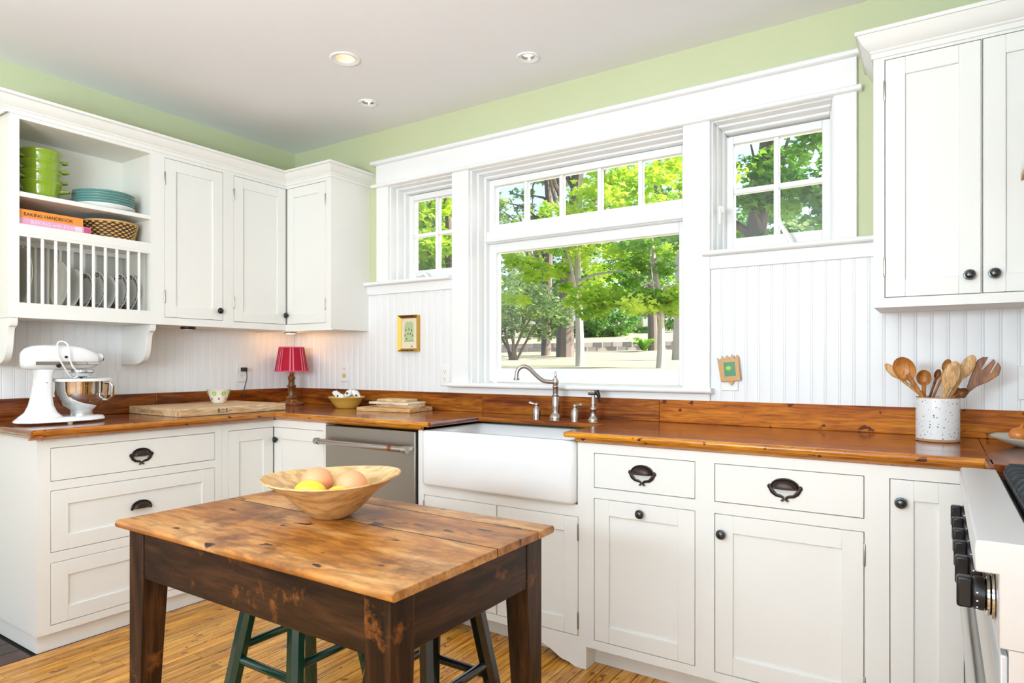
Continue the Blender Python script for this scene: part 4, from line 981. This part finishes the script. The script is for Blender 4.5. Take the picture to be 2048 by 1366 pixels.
utensil('broad pinkish beech paddle at the front of the crock', (1897, 754), (1884, 797), .024, .050, SPOON2, -.036, .009, 'wooden_spatula', flat=True)
utensil('pale yellow spatula tilted right in the crock', (1923, 737), (1895, 797), .020, .043, SPOON2, .004, .0065, 'wooden_spatula', flat=True)
utensil('small dark walnut spoon low at the right of the crock', (1914, 787), (1900, 800), .014, .020, SPOON3, -.012, .005)
t = thing('salad_fork', 'large walnut salad fork with two slots leaning right in the crock', 'utensil', (-.004, 2.640 + .022, .926), 0, 'wooden utensils in the crock')
pl = [(900, 740), (960, 640), (985, 560), (1010, 470), (1060, 330), (1090, 230), (1150, 190), (1210, 192), (1132, 350), (1152, 358), (1265, 215), (1287, 255), (1218, 402), (1238, 410), (1310, 260), (1345, 330), (1320, 430), (1220, 510), (1080, 585), (1010, 650), (955, 740)]
pts = [((x / 6.83 + 1780 - 1875) * .00171, (797 - (690 + y / 6.83)) * .00171 + .1367) for x, y in pl]
MB().prism(pts, 'y', -.004, .004).build('head', SPOON3, t, bevel=.002)
MB().tube([(.018, 0, .001), (.045, 0, .1367), (.058, 0, .17)], .006, 10).build('handle', SPOON3, t)
# plate with onions
t = thing('onion_plate', 'shallow white plate with a blue-green rim at the right edge', 'plate', (.262, 2.598, .9142))
MB().lathe([(.001, 0), (.055, 0), (.075, .008), (.128, .030), (.130, .033), (.127, .034), (.075, .014), (.05, .007), (.001, .007)], 44).build('dish', CREAMGL, t, ang=60)
MB().lathe([(.116, .0290), (.1275, .0345), (.1305, .0335), (.128, .0315)], 44, close=True).build('rim_band', TEAL, t)
def onion(loc, r, mat, lab):
    o = MB().lathe([(.001, 0), (r * .45, .002), (r * .9, r * .5), (r, r * .9), (r * .85, r * 1.35), (r * .45, r * 1.65), (r * .15, r * 1.85), (r * .08, r * 2.2), (.001, r * 2.25)], 22).build('onion', mat, None, loc, (.1, .25, 0), ang=60)
    tag(o, lab, 'onion', 'onions on the plate')
onion((.203, 2.575, .930), .027, ONION, 'golden onion nearest the crock on the plate'); onion((.262, 2.60, .924), .026, ONIOND, 'dark purple onion on the plate'); onion((.235, 2.535, .926), .021, ONION, 'small golden onion at the front of the plate')

# ------------------------------------------------------------------ range
t = thing('range_cooker', 'stainless range with black knobs and cast iron grates at the right edge', 'range', (0, 1.257, 0))
RL = .849
p = [(.052, .9015), (.048, .899), (.0455, .885), (.047, .853), (.050, .851), (.077, .851), (.077, .737), (.72, .737), (.72, .880), (.126, .880), (.124, .9015)]
MB().prism(p, 'y', 0, RL).build('control_panel', STEELV, t, bevel=.002)
MB().box(.13, .71, .004, RL - .004, .8802, .886).build('cooktop', ENAMEL, t, smooth=False)
MB().box(.09, .715, .002, RL - .002, .09, .7365).build('oven_body', STEELV, t, smooth=False)
MB().box(.079, .0895, .01, RL - .01, .20, .724).build('oven_door', STEELV, t, bevel=.003)
MB().box(.095, .71, .01, RL - .01, .0, .0895).build('plinth', BLACK, t, smooth=False)
MB().tube([(.050, -.03, .665), (.050, RL - .02, .665)], .0135, 16).build('handle_bar', STEEL, t)
for y in (-.012, RL - .05): MB().box(.05, .079, y - .012, y + .012, .656, .674).build('handle_post', STEEL, t, bevel=.002)
for y in (.075, .21, .33, .445, .565, .715):
    k = MB().lathe([(.027, 0), (.0275, .004), (.0265, .014), (.024, .016)], 28).xf(Matrix.Translation((.0625, y, .797)) @ Matrix.Rotation(-R90, 4, 'Y')).build('knob', BLACK, t)
    MB().box(.0245, .0475, y - .011, y + .011, .797 - .0255, .797 + .0255).build('grip', BLACK, k, bevel=.004)
    for r0, xx in ((.034, .0705), (.038, .0765)):
        MB().lathe([(r0 - .006, 0), (r0, .0015), (r0, .005), (r0 - .006, .0065)], 32, close=True).xf(Matrix.Translation((xx, y, .797)) @ Matrix.Rotation(-R90, 4, 'Y')).build('bezel_ring', CHROME, k)
    for a in (-.9, -.4, .1, .6): MB().box(.051, .0535, -.0011, .0011, .0268, .0278).xf(Matrix.Translation((0, y, .797)) @ Matrix.Rotation(2.2 + a, 4, 'X')).build('tick_mark', PLASTW, k, smooth=False)
for g in range(3):
    y0 = .03 + g * .265; gr = MB().box(.135, .70, y0, y0 + .012, .892, .905).box(.135, .70, y0 + .243, y0 + .255, .892, .905).box(.135, .147, y0 + .012, y0 + .243, .892, .905).box(.688, .70, y0 + .012, y0 + .243, .892, .905).build('grate_frame', IRON, t, bevel=.002)
    for k in range(4):
        y = y0 + .035 + k * .062
        MB().prism([(.137, .886), (.137, .915), (.147, .928), (.688, .928), (.698, .915), (.698, .886), (.685, .886), (.680, .912), (.155, .912), (.150, .886)], 'y', y - .007, y + .007).build('grate_bar', IRON, gr, bevel=.003)
for x in (.28, .55):
    for y in (.16, .425, .69): MB().lathe([(.045, .886), (.045, .894), (.036, .900), (.001, .902)], 24, (x, y, 0)).build('burner_cap', IRON, t)

# ------------------------------------------------------------------ table, bowl of fruit, stools
t = thing('work_table', 'old scrubbed wooden table with a dark stained frame', 'table', (-1.363, 1.197, 0))
def tb(y0, y1, f=False, k=False):
    r = .009; p = []
    if f: p += [(y0 + r - r * math.sin(a), .740 - .010 * math.cos(a)) for a in [PI * i / 8 for i in range(9)]]
    else: p += [(y0, .730), (y0, .750)]
    if k: p += [(y1 - r + r * math.sin(a), .740 + .010 * math.cos(a)) for a in [PI * i / 8 for i in range(9)]]
    else: p += [(y1, .750), (y1, .730)]
    MB().prism(p, 'x', -.516, .512).build('tabletop_board', TABTOP, t, bevel=.0012, seg=1)
tb(-.306, .040, True); tb(.0445, .222); tb(.2255, .306, False, True)
for y0, y1 in ((.0402, .0443), (.2222, .2253)): MB().box(-.514, .510, y0, y1, .735, .7497).build('joint_dirt', INK, t, smooth=False)
fx0, fx1, fy0, fy1 = -.482, .486, -.284, .284
for sx_, x in ((1, fx0), (-1, fx1)):
    for sy_, y in ((1, fy0), (-1, fy1)):
        q = []
        for z, w_ in ((0, .044), (.595, .070), (.7295, .070)):
            q.append([(x, y, z), (x + sx_ * w_, y, z), (x + sx_ * w_, y + sy_ * w_, z), (x, y + sy_ * w_, z)])
        MB().loft(q).build('leg', TABDARKZ, t, bevel=.002)
for y0, y1 in ((fy0 + .003, fy0 + .025), (fy1 - .025, fy1 - .003)): MB().box(fx0 + .0705, fx1 - .0705, y0, y1, .603, .7295).build('apron', TABDARK, t, bevel=.002)
TABDARKY = wood('old_dark_stain_side', ['#1c1009', '#33200f', '#4a2e19'], 'Y', 1.0, .45, .05, .06, stretch=9, blotch=('#8a5020', 9.0, .60, .70))
for x0, x1 in ((fx0 + .003, fx0 + .025), (fx1 - .025, fx1 - .003)): MB().box(x0, x1, fy0 + .0705, fy1 - .0705, .603, .7295).build('apron', TABDARKY, t, bevel=.002)
b = None
for z in (.64, .69): MB().lathe([(.001, 0), (.004, 0), (.004, .002), (.001, .003)], 10).xf(Matrix.Translation((fx1 - .04, fy0 - .0001, z)) @ FRONT).build('peg', BRONZE, t)
t = thing('wooden_bowl', 'wide carved pale wooden bowl on the table', 'bowl', (-1.419, 1.245, .7505), (0, 0, YAW))
WB = MB().lathe([(.001, 0), (.045, 0), (.058, .006), (.085, .028), (.125, .064), (.165, .094), (.190, .110), (.1885, .114), (.182, .113), (.155, .094), (.115, .066), (.075, .036), (.05, .020), (.001, .017)], 56)
WB.v = [(x * (1 + .02 * math.sin(3 * math.atan2(y, x))), y, z * (1 + .03 * x / .19) + (.004 * math.sin(2 * math.atan2(y, x) + 1) if z > .05 else 0)) for x, y, z in WB.v]
WB.build('bowl', BOWLW, t, ang=60)
def fruit(name, dx, dy, dz, r, mat, lab, cat, sx=1):
    c, s_ = math.cos(YAW), math.sin(YAW)
    o = MB().ball((0, 0, 0), r * sx, r, r * .94, 24, 16).build(name, mat, None, (-1.419 + dx * c - dy * s_, 1.245 + dx * s_ + dy * c, .7505 + dz), (0, .12, YAW + .2), ang=80)
    tag(o, lab, cat, 'fruit in the wooden bowl'); return o
fruit('grapefruit', -.052, .040, .088, .046, PEACH, 'blush pink citrus at the left of the bowl', 'fruit'); fruit('grapefruit', .050, .025, .082, .045, PEACH, 'blush pink citrus at the right of the bowl', 'fruit')
fruit('lemon', -.045, -.045, .078, .033, LEMON, 'yellow lemon in front of the left citrus', 'lemon', 1.3); fruit('lemon', .036, -.056, .070, .027, LEMON, 'yellow lemon half hidden behind the bowl rim', 'lemon', 1.25)
def stool(cx, cy, mat, lab, hh=.175):
    t = thing('wooden_stool', lab, 'stool', (cx, cy, 0), 0, 'painted stools under the table')
    MB().prism(rrect(.135, .135, .05), 'z', .55, .582).build('seat', mat, t, bevel=.006)
    f = lambda z: (hh - .15 * z, .175 - .15 * z)
    for sx_ in (-1, 1):
        for sy_ in (-1, 1):
            (x0, y0), (x1, y1) = f(0), f(.5495); w_ = .023
            q = []
            for z, x, y in ((0, x0, y0), (.5495, x1, y1)):
                c = w_ * .45; q.append([(sx_ * x + a, sy_ * y + b_, z) for a, b_ in ((w_, -c), (w_, c), (c, w_), (-c, w_), (-w_, c), (-w_, -c), (-c, -w_), (c, -w_))])
            MB().loft(q).build('leg', mat, t, ang=30)
    for z, ax in ((.30, 'x'), (.335, 'y')):
        X, Y = f(z)
        for s_ in (-1, 1):
            pts = [(-X + .018, s_ * Y, z), (X - .018, s_ * Y, z)] if ax == 'x' else [(s_ * X, -Y + .018, z), (s_ * X, Y - .018, z)]
            MB().tube(pts, .0125, 12).build('rung', mat, t)
stool(-1.615, 1.305, GRNP, 'dark green gloss wooden stool under the left end of the table'); stool(-1.163, 1.37, BLKP, 'black gloss wooden stool under the right end of the table', .152)
#PART3
# ------------------------------------------------------------------ the garden outside
def wp(px, py, d):
    """a point at distance d along the viewing axis"""
    r = (px - 1024) / 1303 * d; return Vector((-math.sin(YAW) * d + math.cos(YAW) * r, math.cos(YAW) * d + math.sin(YAW) * r, EYE + (725 - py) / 1303 * d))
GZ = [(3.3, .45), (6, .93), (9, 1.08), (16, 1.26), (22, 1.60), (25, 1.72), (26, 2.1), (34, 2.9), (70, 5)]
def gz(x, y):
    y = y - .25 * (x + 6)
    for (a, b_), (c, d) in zip(GZ, GZ[1:]):
        if y <= c: return b_ + (d - b_) * max(0, (y - a)) / (c - a)
    return GZ[-1][1]
b = MB(); nx, ny = 50, 50; vs = []
for j in range(ny + 1):
    for i in range(nx + 1):
        x = -60 + 90 * i / nx; y = 3.3 + 67 * (j / ny) ** 1.6; vs.append((x, y, gz(x, y) + .02 * math.sin(x * 1.7 + y) + .02 * math.sin(y * 2.3 - x)))
b.add(vs, [(j * (nx + 1) + i, j * (nx + 1) + i + 1, (j + 1) * (nx + 1) + i + 1, (j + 1) * (nx + 1) + i) for j in range(ny) for i in range(nx)])
tag(b.build('ground', LAWN, ang=80), kind='structure')

def leafmesh(clumps, n, size, rnd, flat=.45):
    vs = []; fs = []
    for c, r in clumps:
        for _ in range(n):
            while True:
                p = Vector((rnd.uniform(-1, 1), rnd.uniform(-1, 1), rnd.uniform(-1, 1)))
                if p.length < 1: break
            q = c + Vector((p.x * r, p.y * r, p.z * r * flat)); s_ = size * rnd.uniform(.6, 1.25)
            nrm = Vector((rnd.gauss(0, .6), rnd.gauss(0, .6), rnd.choice((1, 1, 1, -1)))).normalized(); a = nrm.orthogonal().normalized(); a = Matrix.Rotation(rnd.uniform(0, 6.3), 3, nrm) @ a; c2 = nrm.cross(a)
            k = len(vs)
            for u, v in ((-1, 0), (-.25, -.42), (.05, -.95), (.3, -.35), (1, 0), (.3, .35), (.05, .95), (-.25, .42)): vs.append(q + a * (u * s_ * .5) + c2 * (v * s_ * .5) + nrm * (-.12 * s_ * abs(v)))
            fs.append((k, k + 1, k + 2, k + 3, k + 4, k + 5, k + 6, k + 7))
    m = MB(); m.v = [tuple(v) for v in vs]; m.f = fs; return m
def tree(name, lab, base, top, r0, r1, bark, crowns, limbs=6, seed=1, bend=.15, group='garden trees outside the windows', cat='tree'):
    """crowns: (centre, rx, rz, clumps, leaves per clump, leaf size, material)"""
    rnd = random.Random(seed); base = Vector(base); top = Vector(top)
    t = thing(name, lab, cat, base, 0, group)
    pts = []
    for i in range(8):
        u = i / 7; pts.append((top - base) * u + Vector((math.sin(u * 3 + seed) * bend * u, math.cos(u * 2.5 + seed) * bend * u, 0)))
    MB().tube([Vector((0, 0, -.15))] + pts, [r0 * 1.7] + [r0 + (r1 - r0) * i / 7 for i in range(8)], 10).build('trunk', bark, t)
    for k in range(limbs):
        u = .30 + .62 * k / max(1, limbs - 1); p = pts[int(u * 7)]
        c = crowns[k % len(crowns)] if crowns else None
        if c: tgt = Vector(c[0]) - base + Vector((rnd.uniform(-.8, .8) * c[1], rnd.uniform(-.8, .8) * c[1], rnd.uniform(-.5, .6) * c[2]))
        else: tgt = p + Vector((rnd.uniform(-1, 1), rnd.uniform(-1, 1), .8))
        rr = (r0 + (r1 - r0) * u) * .5; m = (p + tgt) / 2 + Vector((rnd.uniform(-.2, .2), rnd.uniform(-.2, .2), .12 * (tgt - p).length))
        MB().tube([p, p * .6 + m * .4 + Vector((0, 0, .05)), m, tgt], [rr, rr * .8, rr * .55, rr * .18], 6).build('branch', bark, t)
    for c, rx, rz, nc, nl, ls, mat in crowns:
        cl = []
        for _ in range(nc):
            while True:
                p = Vector((rnd.uniform(-1, 1), rnd.uniform(-1, 1), rnd.uniform(-1, 1)))
                if .25 < p.length < 1: break
            cl.append((Vector(c) - base + Vector((p.x * rx, p.y * rx, p.z * rz)), rnd.uniform(.7, 1.25) * max(.28, rx * .24)))
        tag(leafmesh(cl, nl, ls, rnd).build('foliage', mat, t, smooth=False), kind='stuff')
    return t
def on(px, d):
    p = wp(px, 725, d); p.z = gz(p.x, p.y) - .05; return p
def up_(b_, px, py, d): return wp(px, py, d)
tree('maple_tree', 'slender pale-barked maple with yellow-green leaves in the big window', on(1160, 12), wp(1168, 330, 12), .085, .03, BARKP,
     [(wp(1180, 470, 12.0), 1.5, 1.0, 36, 80, .13, LEAF1), (wp(1290, 380, 11.2), 1.5, 1.0, 38, 80, .15, LEAF1), (wp(1250, 610, 10.5), 1.0, .28, 16, 90, .14, LEAF1), (wp(1080, 560, 12.5), .8, .55, 12, 80, .14, LEAF1)], 9, 3)
tree('oak_tree', 'thick grey trunk behind the slender maple', on(1130, 19), wp(1140, 250, 19), .27, .16, BARKD, [(wp(1040, 330, 19), 2.4, 1.3, 20, 70, .2, LEAF4), (wp(1190, 300, 21), 2.6, 1.6, 26, 70, .2, LEAF2)], 7, 5, .3)
tree('oak_tree', 'darker straight trunk left of the thick grey trunk', on(1092, 20), wp(1083, 280, 20), .16, .08, BARKD, [(wp(1000, 420, 20), 1.5, .9, 12, 70, .2, LEAF4)], 6, 6, .3)
tree('maple_tree', 'slim trunk at the right side of the big window', on(1320, 10), wp(1322, 440, 10), .065, .03, BARKP, [(wp(1345, 520, 10), 1.0, .9, 30, 90, .13, LEAF2), (wp(1300, 600, 9.4), .55, .2, 8, 80, .12, LEAF1)], 6, 8)
tree('beech_tree', 'massive pale trunk at the far right of the big window', on(1368, 16), wp(1395, 250, 16), .30, .2, BARKP, [(wp(1400, 420, 17), 2.2, 1.6, 22, 70, .17, LEAF3)], 5, 9, .2)
tree('oak_tree', 'dark trunk beside the massive pale one', on(1306, 22), wp(1312, 300, 22), .17, .1, BARKD, [(wp(1290, 470, 23), 2.4, 1.6, 22, 60, .22, LEAF3)], 5, 10, .2)
tree('maple_tree', 'dark green tree close outside the right small window', on(1495, 8.5), wp(1512, 260, 8.5), .16, .10, BARKD, [(wp(1600, 300, 7.6), 1.0, .75, 30, 80, .12, LEAF3), (wp(1500, 430, 9), 1.1, .8, 24, 70, .12, LEAF3), (wp(1620, 390, 8), .9, .5, 22, 90, .12, LEAF2)], 7, 11)
tree('maple_tree', 'light green tree outside the left small window', on(905, 13), wp(880, 330, 13), .12, .06, BARKD, [(wp(870, 450, 13), 1.3, 1.1, 46, 90, .15, LEAF1), (wp(860, 500, 14), 1.4, 1.0, 30, 80, .15, LEAF2)], 7, 12)
def shrub(lab, px, py, d, rx, rz, n, ls, mat, seed):
    c = wp(px, py, d); bs = Vector((c.x, c.y, gz(c.x, c.y) - .05)); rnd = random.Random(seed)
    t = thing('shrub', lab, 'shrub', bs, 0, 'shrubs in the garden')
    for k in range(7):
        tp = c - bs + Vector((rnd.uniform(-.7, .7) * rx, rnd.uniform(-.5, .5) * rx, rnd.uniform(-.3, .7) * rz)); b0 = Vector((rnd.uniform(-.25, .25), rnd.uniform(-.2, .2), 0))
        MB().tube([b0, (b0 + tp) / 2 + Vector((rnd.uniform(-.2, .2), 0, 0)), tp], [.04, .03, .01], 6).build('stem', BARKD, t)
    cl = []
    for _ in range(n):
        while True:
            p = Vector((rnd.uniform(-1, 1), rnd.uniform(-1, 1), rnd.uniform(-1, 1)))
            if p.length < 1: break
        cl.append((c - bs + Vector((p.x * rx, p.y * rx, p.z * rz)), .4))
    tag(leafmesh(cl, 90, ls, rnd, .7).build('foliage', mat, t, smooth=False), kind='stuff')
shrub('tall grey-green multi-stemmed shrub at the left of the big window', 1035, 630, 17, 1.3, .75, 34, .13, LEAF4, 21)
shrub('dense dark green shrub behind the slender maple', 1215, 645, 30, 1.6, .85, 36, .2, LEAF3, 22)
shrub('olive shrub further back left of the thick trunk', 1090, 650, 31, 1.6, .7, 26, .2, LEAF4, 23)
shrub('green shrub behind the stone wall at the right', 1310, 640, 33, 2.4, 1.0, 34, .22, LEAF3, 24)
shrub('pale green thicket at the far left of the garden', 985, 600, 27, 2.4, 1.2, 34, .2, LEAF4, 25)
# far trees closing the view
rnd = random.Random(4)
for i, (px, py, mat) in enumerate(((930, 500, LEAF4), (1045, 600, LEAF3), (1165, 560, LEAF3), (1270, 500, LEAF3), (1390, 540, LEAF4), (1500, 480, LEAF3), (1640, 460, LEAF4), (810, 520, LEAF3))):
    d = 38 + 3 * (i % 3)
    tree('woodland_tree', ['far tree behind the left small window', 'far low tree behind the tall grey-green shrub', 'far dark tree behind the slender maple', 'far dark tree above the stone wall', 'far tree behind the massive pale trunk', 'far tree behind the right small window, left half', 'far tree behind the right small window, right half', 'far tree at the left edge of the garden'][i],
         on(px + 6, d), wp(px, py - 130, d), .3, .12, BARKD, [(wp(px, py, d), 4.0, (3.4, 1.2, 2.6, 3.0, 3.0, 3.4, 3.4, 3.0)[i], 30, 60, .42, mat)], 4, 30 + i, .5, 'far woodland trees')
# low stone wall
t = thing('stone_wall', 'low dry stone wall at the back of the lawn', 'wall', on(1235, 23))
o0 = t.location.copy(); st = [MB().prism([(x * (1 + .1 * k), y * (1 - .08 * k)) for x, y in ((-.17, -.1), (.16, -.12), (.19, .02), (.15, .13), (-.14, .12), (-.19, .0))], 'z', 0, .15).mesh('stone', STONE) for k in range(3)]
dirx = Vector((math.cos(YAW), math.sin(YAW), 0)) 
for row in range(3):
    for k in range(30):
        p = dirx * ((k - 15) * .35 + .17 * (row % 2)); link('stone', st[(k + row) % 3], t, (p.x, p.y, -.12 + gz(o0.x + p.x, o0.y + p.y) - gz(o0.x, o0.y) + .155 * row), (0, 0, YAW + .2 * ((k * 7 + row) % 3 - 1)))
# fern
t = thing('fern', 'bright green fern at the foot of the stone wall', 'fern', on(1288, 21.5)); rnd = random.Random(2); b = MB()
for k in range(22):
    a = rnd.uniform(0, 6.3); L = rnd.uniform(.5, .9); d = Vector((math.cos(a), math.sin(a), 0))
    pts = [d * (L * u) * .7 + Vector((0, 0, L * (u * 1.5 - u * u))) for u in [i / 8 for i in range(9)]]; s_ = d.cross(Vector((0, 0, 1)))
    for p, q in zip(pts[1:], pts[2:]):
        w_ = .10 * (1 - (p.length / L) * .6); b.add([p, q, q + s_ * w_ + d * .02, p + s_ * w_ * .6], [(0, 1, 2, 3)]); b.add([p, q, q - s_ * w_ + d * .02, p - s_ * w_ * .6], [(0, 3, 2, 1)])
tag(b.build('fronds', LEAF2, t, smooth=False), kind='stuff')
